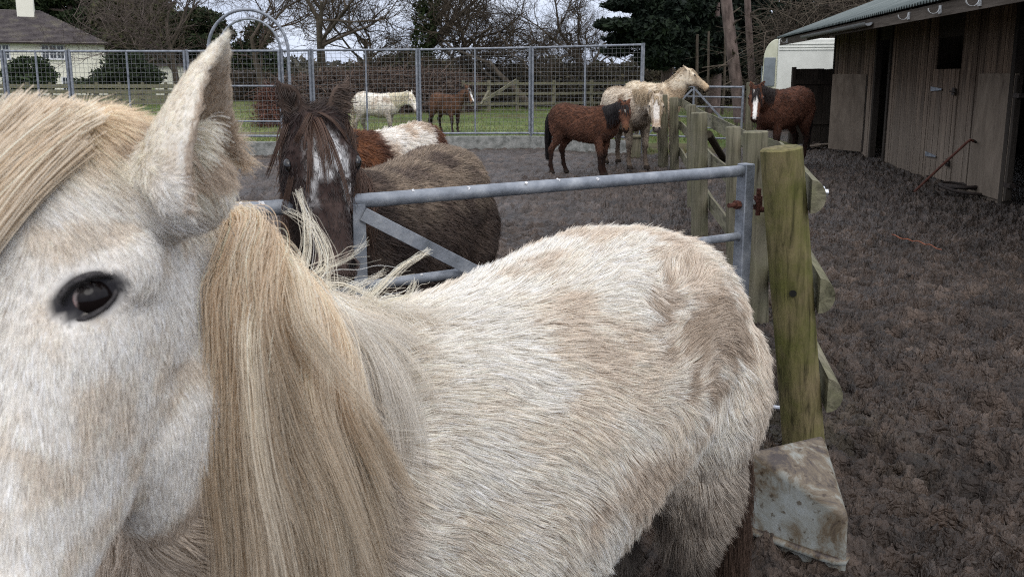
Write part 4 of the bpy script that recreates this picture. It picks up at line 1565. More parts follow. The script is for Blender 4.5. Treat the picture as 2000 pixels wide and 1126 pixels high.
def wood_fence():
    root = empty('post_and_rail_fence', (0, 0, 0), 0, 'weathered round post and half-round rail fence running back to the far ponies', 'fence')
    line = [np.array([GP_B[0], GP_B[1]])]
    for i, (u, v, vt, r) in enumerate(FENCE_POSTS):
        b = on_ground(u, v)
        t = at(u - 2, vt, b[1])
        post_mesh(MB(), (b[0], b[1], -0.1), t, r, 16, 20 + i, r * 1.04).build('post', M_POST2, root, True, angle=50)
        line.append(b[:2] + np.array([0.0, 0]))
    g = np.random.default_rng(8)
    side = nrm(np.array([1.0, -0.16, 0]))
    rad = [0.083] + [p[3] for p in FENCE_POSTS]
    for z, r in ((1.05, 0.064), (0.665, 0.070), (0.26, 0.070)):
        pts = []
        lean = GP_D[:2] * (z / GP_D[2])
        start = np.array([*(line[0] + lean), z]) + side * 0.08 + np.array([-0.012, -0.075, 0.0])
        for i, p in enumerate(line):
            off = min(rad[i], 0.085)
            zz = z + g.normal(0, 0.012) + 0.02 * (i > 2)
            q = np.array([p[0], p[1], zz]) + side * off
            pts.append(start if i == 0 else q)
        mb = MB()
        half_log(mb, pts, r, side)
        mb.build('rail', M_RAIL, root, True, angle=50)
    # dark strut leaning on the far side
    a, b = on_ground(1414, 312), at(1384, 262, 12.0)
    MB().tube([a, b], 0.06, 10).build('strut', M_DARKWOOD, root, True)
    # coach bolt holding the top rail to the gate post
    c = np.array([*(line[0] + GP_D[:2] * (1.06 / GP_D[2])), 1.06]) + side * 0.132 + np.array([-0.008, -0.03, 0])
    bo = MB()
    bo.tube([c - side * 0.03, c + side * 0.006], 0.026, 16)
    bo.tube([c + side * 0.006, c + side * 0.02], 0.016, 6)
    bo.build('coach_bolt', M_BOLT, root, True, angle=30)


M_DARKWOOD = wood_mat("dark old wood", (0.045, 0.035, 0.025), (0.05, 0.05, 0.02), 0.3)
wood_fence()


def stub_post():
    b = on_ground(1240, 306)
    root = empty('short_post', b, 0, 'short square greenish post on the mud behind the grey pony', 'post')
    mb = MB().box((-0.10, -0.10, -0.05), (0.09, 0.10, 0.36))
    mb.build('post', M_POST2, root, bevel=0.008)
    MB().box((-0.13, -0.13, 0.362), (0.12, 0.13, 0.40)).build('cap', M_POST2, root, bevel=0.006)


stub_post()


# ------------------------------------------------------------------ ring of wire mesh panels on a concrete kerb
def mesh_ring():
    root = empty('mesh_fence', (0, 0, 0), 0, 'tall galvanised wire mesh panel fence curving round the mud yard', 'fence')
    st = []
    for u, y, vt in RING:
        t = at(u, vt, y)
        st.append(np.array([t[0], t[1], t[2]]))
    zb = 0.27
    gate_i = 4
    for i in range(len(st) - 1):
        a, b = st[i], st[i + 1]
        d = nrm(np.array([b[0] - a[0], b[1] - a[1], 0]))
        a2, b2 = a + d * 0.035, b - d * 0.035
        L = np.linalg.norm((b2 - a2)[:2])
        fr = MB()
        tr = 0.024
        A0, B0 = np.array([*a2[:2], zb]), np.array([*b2[:2], zb])
        low = 0.05 if i == gate_i else 0.0
        A0[2] = B0[2] = zb + low
        fr.tube([A0, a2], tr, 8)
        fr.tube([B0, b2], tr, 8)
        fr.tube([a2 + [0, 0, -tr], b2 + [0, 0, -tr]], tr * 0.98, 8)
        fr.tube([A0 + [0, 0, tr], B0 + [0, 0, tr]], tr * 0.98, 8)
        if L > 1.2 and i != gate_i:
            m1, m0 = (a2 + b2) / 2, (A0 + B0) / 2
            fr.tube([m0, m1], 0.02, 8)
        f = fr.build('panel_frame', M_GALV, root, True, angle=50)
        bars = []
        if i == gate_i:
            for vv in (168, 237):
                z = at(500, vv, 15.25)[2]
                MB().tube([np.array([*a2[:2], z]), np.array([*b2[:2], z])], 0.018, 8).build('cross_bar', M_GALV, f, True)
        w = MB()
        wr = 0.0028
        nx = max(3, int(L / 0.088))
        nrm_ = np.array([-d[1], d[0], 0]) * 0.004
        for j in range(1, nx):
            t = j / nx
            p0, p1 = lerp(A0, B0, t), lerp(a2, b2, t)
            w.tube([p0, p1], wr, 4, False)
        H = min(a2[2], b2[2]) - A0[2]
        nz = int(H / 0.083)
        for j in range(1, nz):
            t = j / nz
            w.tube([lerp(A0, a2, t) + nrm_, lerp(B0, b2, t) + nrm_], wr, 4, False)
        w.build('wire_mesh', M_WIRE, f)
    for i, p in enumerate(st):
        MB().tube([(p[0], p[1] + 0.045, -0.1), (p[0], p[1] + 0.045, p[2] + 0.01)], 0.028, 10).build('post', M_GALV, root, True, angle=50)
    # clamp collars
    # concrete kerb under it
    kb = empty('concrete_kerb', (0, 0, 0), 0, 'low grey stained concrete kerb wall under the mesh fence', 'kerb wall')
    for i in range(len(st) - 1):
        a, b = st[i], st[i + 1]
        d = nrm(np.array([b[0] - a[0], b[1] - a[1], 0]))
        m = MB()
        gap = 0.006
        m.bar(np.array([*a[:2], 0.055]) + d * gap, np.array([*b[:2], 0.055]) - d * gap, 0.17, 0.36)
        m.build('kerb_block', M_CONC, kb, bevel=0.012)
    # round arches over the gateway
    ar = empty('gateway_arch', (0, 0, 0), 0, 'pair of round galvanised hoops arching over the mesh fence gateway', 'arch')
    for (u0, u1, vt, y, r) in ((407, 563, 19, 15.05, 0.03), (428, 548, 37, 18.4, 0.027)):
        p0, p1, pt = at(u0, 100, y), at(u1, 100, y), at((u0 + u1) / 2, vt, y)
        c = (p0 + p1) / 2
        rx, rz = (p1[0] - p0[0]) / 2, pt[2] - c[2]
        pts = [np.array([p0[0], y, -0.1]), np.array([p0[0], y, 1.0])]
        pts += [np.array([c[0] - rx * math.cos(a), y, c[2] + rz * math.sin(a)]) for a in np.linspace(0, math.pi, 26)]
        pts += [np.array([p1[0], y, 1.0]), np.array([p1[0], y, -0.1])]
        MB().tube(pts, r, 10).build('hoop', M_GALV, ar, True, angle=60)


mesh_ring()


# ------------------------------------------------------------------ second steel gate, far back
def far_gate():
    a, b = at(1318, 192, 16.4), at(1452, 167, 15.6)
    z = 1.25
    a, b = np.array([a[0], a[1], 0]), np.array([b[0], b[1], 0])
    d = nrm(b - a)
    L = np.linalg.norm(b - a)
    a = a - d * 1.0
    L += 1.0
    root = empty('far_gate', a, math.atan2(d[1], d[0]), 'distant steel gate with five bars under the cream pony head', 'gate')
    zt = [1.27, 1.07, 0.87, 0.66, 0.45, 0.25]
    for i, z in enumerate(zt):
        MB().tube([(0, 0, z), (L, 0, z)], 0.02 if i in (0, 5) else 0.016, 8).build('rail', M_GALV, root, True)
    for x in (0, L): MB().tube([(x, 0, 0.2), (x, 0, 1.30)], 0.024, 8).build('stile', M_GALV, root, True)
    xm = L - 1.0
    MB().box((xm - 0.02, -0.03, 0.25), (xm + 0.02, -0.022, 1.26)).build('upright', M_GALV, root)
    for sg in (-1, 1):
        MB().bar((xm + 0.03 * sg, -0.036, 1.22), (xm + sg * 0.95, -0.036, 0.3), 0.008, 0.04).build('brace', M_GALV, root)
    p = empty('wooden_post', (b[0] + 0.14, b[1], 0), 0, 'dark round wooden post at the end of the distant gate, behind the bay pony', 'post')
    post_mesh(MB(), (0, 0, -0.1), (0, 0, 1.35), 0.08, 14, 61).build('post', M_POST2, p, True)


far_gate()


# ------------------------------------------------------------------ field fence at the back
def field_fence():
    root = empty('field_fence', (0, 0, 0), 0, 'grey timber post and three-rail fence at the back of the field', 'fence')
    P = [(905, 176, 33), (955, 178, 33.5), (1010, 180, 34), (1082, 180, 34), (1155, 180, 35), (1235, 180, 36), (1310, 180, 36)]
    pts = [at(u, v, y) for u, v, y in P]
    for p in pts:
        MB().box((p[0] - 0.07, p[1] - 0.07, -0.2), (p[0] + 0.07, p[1] + 0.07, 1.3)).build('post', M_POST2, root)
    for a, b in zip(pts[:-1], pts[1:]):
        for z in (0.3, 0.72, 1.14):
            MB().bar((a[0], a[1] - 0.09, z), (b[0], b[1] - 0.09, z + 0.02), 0.04, 0.11).build('rail', M_RAIL, root)
    a, b = at(945, 198, 30.5), at(1008, 157, 33)
    MB().bar(a, b, 0.05, 0.12).build('fallen_rail', M_RAIL, root)
    a, b = at(940, 205, 30.5), at(955, 178, 31)
    MB().bar(a, b, 0.08, 0.1).build('fallen_rail', M_RAIL, root)
    f2 = empty('garden_fence', (0, 0, 0), 0, 'low grey plank fence in front of the house garden', 'fence')
    for u in range(-260, 460, 45):
        p = at(u, 185, 40)
        MB().box((p[0] - 0.06, p[1] - 0.06, -0.2), (p[0] + 0.06, p[1] + 0.06, 1.15)).build('post', M_POST2, f2)
    a, b = at(-260, 185, 40), at(455, 185, 40)
    for z in (0.15, 0.42, 0.69, 0.96):
        MB().bar((a[0], a[1] - 0.09, z), (b[0], b[1] - 0.09, z), 0.03, 0.2).build('board', M_RAIL, f2)


field_fence()
# ------------------------------------------------------------------ stable
def board_mat(name, cols, grey_low, rough=0.9, grain=(26, 26, 1.3), bump=0.6):
    m, nd, lk, bs = new_mat(name)
    tc = nd.new("ShaderNodeTexCoord")
    geo = nd.new("ShaderNodeNewGeometry")
    mp = nd.new("ShaderNodeMapping")
    mp.inputs['Scale'].default_value = grain
    lk.new(tc.outputs['Object'], mp.inputs['Vector'])
    ad = nd.new("ShaderNodeVectorMath")
    ad.operation = 'ADD'
    sc = nd.new("ShaderNodeVectorMath")
    sc.operation = 'SCALE'
    sc.inputs[0].default_value = (13, 7, 5)
    lk.new(geo.outputs['Random Per Island'], sc.inputs['Scale'])
    lk.new(mp.outputs['Vector'], ad.inputs[0])
    lk.new(sc.outputs['Vector'], ad.inputs[1])
    n1 = nd.new("ShaderNodeTexNoise")
    n1.inputs['Scale'].default_value = 1.0
    n1.inputs['Detail'].default_value = 8
    n1.inputs['Roughness'].default_value = 0.68
    n1.inputs['Distortion'].default_value = 0.5
    lk.new(ad.outputs['Vector'], n1.inputs['Vector'])
    rp = ramp(nd, [(0.28, cols[0]), (0.45, cols[1]), (0.68, cols[2])])
    lk.new(n1.outputs['Fac'], rp.inputs['Fac'])
    mr = nd.new("ShaderNodeMapRange")
    mr.inputs['To Min'].default_value = 0.62
    mr.inputs['To Max'].default_value = 1.3
    lk.new(geo.outputs['Random Per Island'], mr.inputs['Value'])
    vm = nd.new("ShaderNodeVectorMath")
    vm.operation = 'SCALE'
    lk.new(rp.outputs['Color'], vm.inputs[0])
    lk.new(mr.outputs['Result'], vm.inputs['Scale'])
    # splashed, bleached lower part, in ragged patches
    sx = nd.new("ShaderNodeSeparateXYZ")
    lk.new(tc.outputs['Object'], sx.inputs['Vector'])
    n2 = nd.new("ShaderNodeTexNoise")
    n2.inputs['Scale'].default_value = 3.0
    n2.inputs['Detail'].default_value = 7
    lk.new(mp.outputs['Vector'], n2.inputs['Vector'])
    ma = nd.new("ShaderNodeMath")
    ma.operation = 'MULTIPLY_ADD'
    ma.inputs[1].default_value = -1.1
    lk.new(n2.outputs['Fac'], ma.inputs[0])
    lk.new(sx.outputs['Z'], ma.inputs[2])
    m2 = nd.new("ShaderNodeMapRange")
    m2.inputs['From Min'].default_value = 0.95
    m2.inputs['From Max'].default_value = -0.1
    m2.inputs['To Max'].default_value = 0.75
    lk.new(ma.outputs['Value'], m2.inputs['Value'])
    g2 = nd.new("ShaderNodeVectorMath")
    g2.operation = 'SCALE'
    g2.inputs[0].default_value = grey_low
    mr3 = nd.new("ShaderNodeMapRange")
    mr3.inputs['To Min'].default_value = 0.3
    mr3.inputs['To Max'].default_value = 1.7
    lk.new(n1.outputs['Fac'], mr3.inputs['Value'])
    lk.new(mr3.outputs['Result'], g2.inputs['Scale'])
    mx = nd.new("ShaderNodeMixRGB")
    lk.new(m2.outputs['Result'], mx.inputs['Fac'])
    lk.new(vm.outputs['Vector'], mx.inputs['Color1'])
    lk.new(g2.outputs['Vector'], mx.inputs['Color2'])
    lk.new(mx.outputs['Color'], bs.inputs['Base Color'])
    bs.inputs['Roughness'].default_value = rough
    bs.inputs['Specular IOR Level'].default_value = 0.15
    bp = nd.new("ShaderNodeBump")
    bp.inputs['Strength'].default_value = bump
    bp.inputs['Distance'].default_value = 0.012
    lk.new(n1.outputs['Fac'], bp.inputs['Height'])
    lk.new(bp.outputs['Normal'], bs.inputs['Normal'])
    return m


M_BOARD = board_mat("rough stable boards", [(0.017, 0.011, 0.008), (0.066, 0.045, 0.031), (0.165, 0.118, 0.082)], (0.21, 0.175, 0.14))
M_DARKBOARD = board_mat("dark tarred boards", [(0.006, 0.005, 0.004), (0.018, 0.014, 0.011), (0.04, 0.031, 0.024)], (0.05, 0.042, 0.034))
M_PLY = board_mat("worn door ply", [(0.06, 0.045, 0.033), (0.13, 0.10, 0.074), (0.20, 0.16, 0.12)], (0.17, 0.14, 0.11), grain=(7, 7, 2.0), bump=0.3)
M_FASCIA = board_mat("old fascia board", [(0.03, 0.024, 0.018), (0.065, 0.053, 0.042), (0.115, 0.097, 0.08)], (0.1, 0.09, 0.07), grain=(1.5, 26, 26))
M_ROOF = noise_mat("dull green roof sheet", [(0.055, 0.072, 0.068), (0.10, 0.122, 0.116), (0.17, 0.19, 0.18)], 2.2, detail=9, rough=(0.55, 0.8), spec=0.35, stretch=(1, 0.35, 1))
M_PLASTIC = noise_mat("old white plastic", [(0.42, 0.43, 0.42), (0.6, 0.61, 0.6)], 12, rough=(0.4, 0.6))
M_GUTTER = noise_mat("grey plastic gutter", [(0.12, 0.125, 0.125), (0.2, 0.205, 0.2)], 8, rough=(0.45, 0.7))


def stable():
    Y0 = 4.0
    ang = math.atan2(0.987, 0.16)
    root = empty('stable', (4.332 + 0.162 * Y0, Y0, 0), ang, 'long dark timber stable with green corrugated roof on the right', 'stable')

    def s_of(Y): return (Y - Y0) * 1.013

    def s_px(u, off=0.0):       # along the wall at photograph column u
        return s_of((4.332 - 1.013 * off) / ((u - 1000) / 1540 - 0.162))
    g = np.random.default_rng(44)

    def boards(name, s0, s1, z0, z1, mat, y=0.0, w=0.115, thick=0.022, parent=root, ragged=0.0):
        mb = MB()
        s = s0
        while s < s1 - 0.02:
            ww = min(w * g.uniform(0.75, 1.25), s1 - s)
            dy = g.uniform(0, 0.016)
            a, b = z0 + g.uniform(0, ragged), z1 - g.uniform(0, ragged)
            t0, t1 = g.normal(0, 0.004), g.normal(0, 0.004)
            x0, x1 = s + 0.003, s + ww - 0.004
            vs = [(x0 + t0, y + dy - thick, a), (x1 + t1, y + dy - thick, a), (x1 + t1, y + dy, a), (x0 + t0, y + dy, a), (x0 - t0, y + dy - thick, b), (x1 - t1, y + dy - thick, b), (x1 - t1, y + dy, b), (x0 - t0, y + dy, b)]
            mb.add(vs, [(3, 2, 1, 0), (4, 5, 6, 7), (0, 1, 5, 4), (1, 2, 6, 5), (2, 3, 7, 6), (3, 0, 4, 7)])
            s += ww
        return mb.build(name, mat, parent)
    ZT = 2.56
    end = s_of(17.95)
    near = s_of(4.6)
    p = [s_px(u) for u in (1700, 1730, 1815, 1864)]
    sj0, sj1 = s_px(1990), s_px(1966)
    boards('wall', p[0], end, -0.08, ZT, M_BOARD)
    boards('wall', p[2], p[1], -0.08, ZT, M_BOARD, w=0.10)
    boards('wall', sj1, p[3], -0.08, ZT, M_BOARD, w=0.10)
    boards('wall', near, sj0 - 0.75, -0.08, ZT, M_BOARD, w=0.12)
    # headers above the openings
    for a, b, z in ((p[1], p[0], 2.12), (p[3], p[2], 2.03), (sj0 - 0.75, sj1, 2.12)):
        MB().box((a, -0.05, z), (b, -0.012, ZT)).build('header', M_DARKBOARD, root)
    # posts beside the openings
    for s in (p[1] + 0.04, p[0] - 0.04, sj1 - 0.04, sj0 - 0.71, end + 0.02):
        MB().box((s - 0.05, -0.075, -0.08), (s + 0.05, 0.03, ZT)).build('jamb', M_DARKBOARD, root, bevel=0.004)
    # inside: back, ends, floor bed
    MB().box((near, -3.65, -0.1), (end, -3.6, 3.6)).build('back_wall', M_DARKBOARD, root)
    MB().box((end - 0.05, -3.6, -0.1), (end, -0.08, 2.52)).build('end_wall', M_DARKBOARD, root)
    MB().box((near, -3.6, -0.1), (near + 0.05, -0.08, 2.52)).build('end_wall', M_DARKBOARD, root)
    # closed lower door under an open top
    d = empty('lower_door', (0, 0, 0))
    bpy.data.objects.remove(d)
    d = boards('lower_door', p[3] + 0.01, p[2] - 0.01, 0.03, 1.585, M_BOARD, y=0.012, w=0.16)
    for z in (0.34, 1.30):
        mb = MB()
        x1 = p[2] - 0.0
        mb.add([(x1, 0.045, z - 0.035), (x1, 0.045, z + 0.035), (x1 - 0.42, 0.045, z + 0.012), (x1 - 0.42, 0.045, z - 0.012), (x1, 0.034, z - 0.035), (x1, 0.034, z + 0.035), (x1 - 0.42, 0.034, z + 0.012), (x1 - 0.42, 0.034, z - 0.012)],
               [(0, 1, 2, 3), (7, 6, 5, 4), (0, 4, 5, 1), (1, 5, 6, 2), (2, 6, 7, 3), (3, 7, 4, 0)])
        mb.build('hinge', M_GALV, d)
    for z in (0.30, 1.28):
        mb = MB()
        mb.box((p[3] + 0.03, 0.034, z - 0.05), (p[3] + 0.12, 0.05, z + 0.05))
        mb.tube([(p[3] - 0.04, 0.06, z), (p[3] + 0.15, 0.06, z)], 0.011, 8)
        mb.build('bolt', M_RUSTY_DARK, d)

    def local(P):
        v = np.array(P, float) - np.array([4.332 + 0.162 * Y0, Y0, 0])
        c, s = math.cos(ang), math.sin(ang)
        return np.array([v[0] * c + v[1] * s, -v[0] * s + v[1] * c, v[2]])

    def leaf(pa, pb, z0, z1, name, thick=0.045):
        a, b = local(pa), local(pb)
        a[2] = b[2] = 0
        dd = nrm(b - a)
        nn = np.array([-dd[1], dd[0], 0])
        mb = MB()
        vs = []
        for q in (a, b):
            for t in (-thick / 2, thick / 2):
                for z in (z0, z1): vs.append(q + nn * t + np.array([0, 0, z]))
        mb.add(vs, [(0, 1, 3, 2), (6, 7, 5, 4), (0, 4, 5, 1), (2, 3, 7, 6), (1, 5, 7, 3), (0, 2, 6, 4)])
        o = mb.build(name, M_PLY, root, bevel=0.004)
        # frame on the door's edge nearest the hinge
        m2 = MB()
        m2.bar(b + np.array([0, 0, z0 + 0.02]) + dd * 0.035, b + np.array([0, 0, z1 - 0.02]) + dd * 0.035, 0.06, 0.06, up=(1, 0, 0))
        f = m2.build('edge_post', M_DARKBOARD, o)
        for z in (z0 + 0.2, z1 - 0.25):
            MB().bar(b + dd * 0.0 + np.array([0, 0, z]), b + dd * 0.14 + np.array([0, 0, z]), 0.07, 0.05).build('hinge', M_RUSTY_DARK, o)
        return o
    leaf(on_ground(1618, 293), on_ground(1683, 299.5), 0.03, 1.52, 'open_door')
    leaf(on_ground(1893, 377), on_ground(1962, 398), 0.03, 1.52, 'open_door')
    # roof of corrugated sheet
    sA, sB = s_of(19.4), near - 0.3
    n = int((sA - sB) / 0.1 * 8)
    xs = np.linspace(sB, sA, n)
    prof = 0.018 * np.tanh(2.0 * np.sin(xs * 2 * math.pi / 0.1)) / math.tanh(2.0)
    ez = 2.285 + 0.0058 * (xs - s_of(6.8))
    rows = [(1.06, 0.0), (0.2, 0.33), (-1.0, 0.79), (-2.3, 1.29), (-3.9, 1.905)]
    vs, fs = [], []
    for y, dz in rows:
        for x, pz, e in zip(xs, prof, ez): vs.append((x, y, e + dz + pz + 0.03))
    R_ = len(rows)
    for r_ in range(R_ - 1):
        for i in range(n - 1): fs.append((r_ * n + i, r_ * n + i + 1, (r_ + 1) * n + i + 1, (r_ + 1) * n + i))
    o = mesh_obj('roof', vs, fs, M_ROOF, root, True)
    m = o.modifiers.new("thick", 'SOLIDIFY')
    m.thickness = 0.006
    # fascia under the eave
    zf = lambda s: 2.285 + 0.0058 * (s - s_of(6.8))
    mb = MB()
    for i in range(6):
        a, b = lerp(sB + 0.1, sA - 0.15, i / 6), lerp(sB + 0.1, sA - 0.15, (i + 1) / 6)
        mb.bar((a + 0.002, 0.985, zf(a) - 0.075), (b - 0.002, 0.985, zf(b) - 0.075), 0.028, 0.15)
    mb.build('fascia', M_FASCIA, root, bevel=0.003)
    mb = MB()
    for s in np.arange(sB + 0.3, sA, 0.9):
        mb.bar((s, 0.965, zf(s) - 0.03), (s, -3.6, zf(s) + 1.74), 0.05, 0.12)
    mb.build('rafters', M_DARKBOARD, root)
    # piece of half-round gutter and its left-over brackets

    def crescent(mb, s, y, z, r, w, t0=math.pi, t1=2 * math.pi, th=0.012):
        k = 9
        rings = []
        for i in range(k):
            a = t0 + (t1 - t0) * i / (k - 1)
            ca, sa = math.cos(a), math.sin(a)
            rings.append([np.array([s + dx, y + ca * rr, z + sa * rr]) for dx, rr in ((-w / 2, r), (w / 2, r), (w / 2, r + th), (-w / 2, r + th))])
        mb.loft(rings)
    gut = MB()
    g0, g1 = s_px(1690, 1.05), s_px(1562, 1.05)
    rings = []
    for s in np.linspace(g0, g1, 8):
        z = zf(s) - 0.06
        ring = [np.array([s, 1.075 + math.cos(a) * 0.056, z + math.sin(a) * 0.056]) for a in np.linspace(math.pi, 2 * math.pi, 11)]
        ring += [np.array([s, 1.075 + math.cos(a) * 0.051, z + math.sin(a) * 0.051]) for a in np.linspace(2 * math.pi, math.pi, 11)]
        rings.append(ring)
    gut.loft(rings)
    gut.build('gutter', M_GUTTER, root, True)
    for u in (1525, 1578, 1622, 1664, 1757, 1817, 1893, 1990):
        s = s_px(u, 1.05)
        z = zf(s) - 0.06
        mb = MB()
        crescent(mb, s, 1.075, z, 0.056, 0.022, th=0.006)
        mb.box((s - 0.03, 1.0, z - 0.06), (s + 0.03, 1.014, z + 0.03))
        mb.build('gutter_bracket', M_PLASTIC if u > 1700 or u < 1540 else M_GUTTER, root, True, angle=40)


M_RUSTY_DARK = noise_mat("black iron", [(0.012, 0.010, 0.009), (0.04, 0.028, 0.022)], 30, rough=(0.6, 0.85), bump=0.2)
stable()


def board_screen():
    a, b = at(1553, 160, 18.0), at(1622, 160, 18.0)
    root = empty('board_screen', (a[0], a[1], 0), 0, 'dark low plank screen beside the stable corner, behind the bay pony', 'plank screen')
    g = np.random.default_rng(6)
    x, mb = 0.0, MB()
    while x < b[0] - a[0]:
        w = g.uniform(0.11, 0.16)
        mb.box((x, -g.uniform(0.01, 0.02), -0.05), (x + w - 0.006, 0.02, 1.64 + g.uniform(-0.01, 0.01)))
        x += w
    mb.build('planks', M_DARKBOARD, root)
    for z in (0.4, 1.3): MB().box((0.0, -0.055, z), (b[0] - a[0], -0.021, z + 0.1)).build('ledge', M_DARKBOARD, root)
    MB().box((-0.08, -0.06, -0.1), (-0.004, 0.04, 1.68)).build('end_post', M_DARKBOARD, root)


board_screen()


def caravan():
    Y = 22.0
    x0, x1 = at(1519, 100, Y)[0], at(1700, 100, Y)[0]
    zt = at(1600, 76, Y)[2]
    root = empty('caravan', (x0, Y, 0), R(-17.5), 'white caravan with pale green rounded front, parked behind the stable', 'caravan')
    M_W = noise_mat("cream white caravan paint", [(0.62, 0.63, 0.58), (0.76, 0.77, 0.71)], 3, rough=(0.4, 0.6))
    M_G = noise_mat("algae tinted caravan front", [(0.44, 0.45, 0.32), (0.66, 0.66, 0.53)], 3, rough=(0.4, 0.6))
    L = x1 - x0 + 2.2
    MB().box((0.0, 0.0, 0.5), (L, 2.1, zt)).build('body', M_W, root, bevel=0.04)
    # rounded front
    prof = [(0.0, 0.5), (-0.26, 0.52), (-0.36, 0.8), (-0.38, 1.2), (-0.36, 1.75)] + [(-0.36 + 0.36 * (1 - math.cos(a)), zt - 0.55 + 0.55 * math.sin(a)) for a in np.linspace(0.15, math.pi / 2, 7)]
    vs = [(x, 0.02, z) for x, z in prof] + [(x, 2.08, z) for x, z in prof]
    n = len(prof)
    fs = [tuple(range(n)), tuple(range(2 * n - 1, n - 1, -1))] + [(i, (i + 1) % n, n + (i + 1) % n, n + i) for i in range(n)]
    MB().add(vs, fs).build('front_shell', M_G, root, False, bevel=0.02)
    M_GL = noise_mat("dusty caravan window", [(0.12, 0.14, 0.15), (0.22, 0.25, 0.27)], 4, rough=(0.15, 0.3), spec=0.6)
    MB().box((-0.34, -0.012, 1.2), (-0.04, 0.016, 1.98)).build('window', M_GL, root, bevel=0.02)
    MB().box((-0.405, 0.3, 1.15), (-0.372, 1.8, 1.75)).build('window', M_GL, root, bevel=0.01)
    for z in (zt - 0.16, zt - 0.24, zt - 0.31):
        MB().box((0.03, -0.02, z), (L, -0.002, z + 0.03)).build('trim', M_W, root, bevel=0.006)
    MB().tube([(1.9, -0.02, 0.34), (1.9, 0.18, 0.34)], 0.34, 20).build('wheel', M_RUSTY_DARK, root, True)
    MB().tube([(1.9, 1.92, 0.34), (1.9, 2.12, 0.34)], 0.34, 20).build('wheel', M_RUSTY_DARK, root, True)


caravan()


# ------------------------------------------------------------------ enamel corner trough lying upside down
def trough():
    M, nd, lk, bs = new_mat("chipped rusty enamel")
    tc = nd.new("ShaderNodeTexCoord")
    n1 = nd.new("ShaderNodeTexNoise")
    n1.inputs['Scale'].default_value = 7
    n1.inputs['Detail'].default_value = 9
    n1.inputs['Roughness'].default_value = 0.72
    n1.inputs['Distortion'].default_value = 0.8
    lk.new(tc.outputs['Object'], n1.inputs['Vector'])
    rp = ramp(nd, [(0.36, (0.31, 0.335, 0.33)), (0.50, (0.23, 0.235, 0.21)), (0.60, (0.13, 0.10, 0.065)), (0.70, (0.042, 0.031, 0.027))])
    geo = nd.new("ShaderNodeNewGeometry")
    sx = nd.new("ShaderNodeSeparateXYZ")
    lk.new(geo.outputs['Normal'], sx.inputs['Vector'])
    up = nd.new("ShaderNodeMath")      # dirt settles on what lies flat
    up.operation = 'MULTIPLY_ADD'
    up.inputs[1].default_value = 0.14
    lk.new(sx.outputs['Z'], up.inputs[0])
    lk.new(n1.outputs['Fac'], up.inputs[2])
    lk.new(up.outputs['Value'], rp.inputs['Fac'])
    n2 = nd.new("ShaderNodeTexNoise")
    n2.inputs['Scale'].default_value = 45
    n2.inputs['Detail'].default_value = 6
    lk.new(tc.outputs['Object'], n2.inputs['Vector'])
    r2 = ramp(nd, [(0.60, (1, 1, 1)), (0.68, (0.35, 0.27, 0.2))])
    lk.new(n2.outputs['Fac'], r2.inputs['Fac'])
    mx = nd.new("ShaderNodeMixRGB")
    mx.blend_type = 'MULTIPLY'
    mx.inputs['Fac'].default_value = 0.9
    lk.new(rp.outputs['Color'], mx.inputs['Color1'])
    lk.new(r2.outputs['Color'], mx.inputs['Color2'])
    lk.new(mx.outputs['Color'], bs.inputs['Base Color'])
    bs.inputs['Roughness'].default_value = 0.55
    bp = nd.new("ShaderNodeBump")
    bp.inputs['Strength'].default_value = 0.25
    bp.inputs['Distance'].default_value = 0.01
    lk.new(n1.outputs['Fac'], bp.inputs['Height'])
    lk.new(bp.outputs['Normal'], bs.inputs['Normal'])
    A, B, C = at(1610, 842, 2.55), at(1462, 876, 2.42), at(1660, 1006, 2.22)
    root = empty('corner_trough', ((A + B + C) / 3 * np.array([1, 1, 0])), 0, 'rusty white enamel corner trough turned over in the mud beside the gate post', 'trough')
    o = (A + B + C) / 3 * np.array([1, 1, 0])
    ctr = (A + B + C) / 3
    vs = [p - o for p in (A, B, C)]
    low = []
    for p in (A, B, C):
        q = ctr + (p - ctr) * 1.05
        q[2] = -0.10
        low.append(q - o)
    mb = MB().add(vs + low, [(0, 1, 2), (5, 4, 3), (0, 3, 4, 1), (1, 4, 5, 2), (2, 5, 3, 0)])
    t = mb.build('shell', M, root, True, bevel=0.024, seg=4, angle=30)
    t.modifiers['bevel'].limit_method = 'NONE'
    # rolled rim half buried in the mud
    rim = []
    for p in (A, B, C, A):
        q = ctr + (p - ctr) * 1.13
        q[2] = 0.015
        rim.append(q - o)
    dense = []
    for i in range(3):
        for t_ in np.linspace(0, 1, 9)[:-1]: dense.append(lerp(rim[i], rim[i + 1], t_))
    dense = np.array(dense)
    for _ in range(3): dense = (np.roll(dense, 1, 0) + 2 * dense + np.roll(dense, -1, 0)) / 4
    MB().tube(list(dense) + [dense[0]], 0.013, 8).build('rim', M, root, True, angle=80)


trough()


# ------------------------------------------------------------------ small things in the mud
def leaning_fork():
    a, b = on_ground(1786, 374), at(1893, 274, 9.9)
    root = empty('broom_handle', a, 0, 'rusty bent pole leaning from the mud against the open stable door', 'pole')
    d = b - a
    MB().tube([(0, 0, 0), d * 0.5 + np.array([0, 0, 0.006]), d * 0.96, d + np.array([0.02, 0.01, 0.005]), d + np.array([0.07, 0.02, -0.01])], 0.0165, 10).build('shaft', M_RUST, root, True)
    MB().tube([d + np.array([0.06, 0.02, -0.006]), d + np.array([0.11, 0.03, -0.03])], [0.02, 0.014], 10).build('handle', M_RUSTY_DARK, root, True)


leaning_fork()


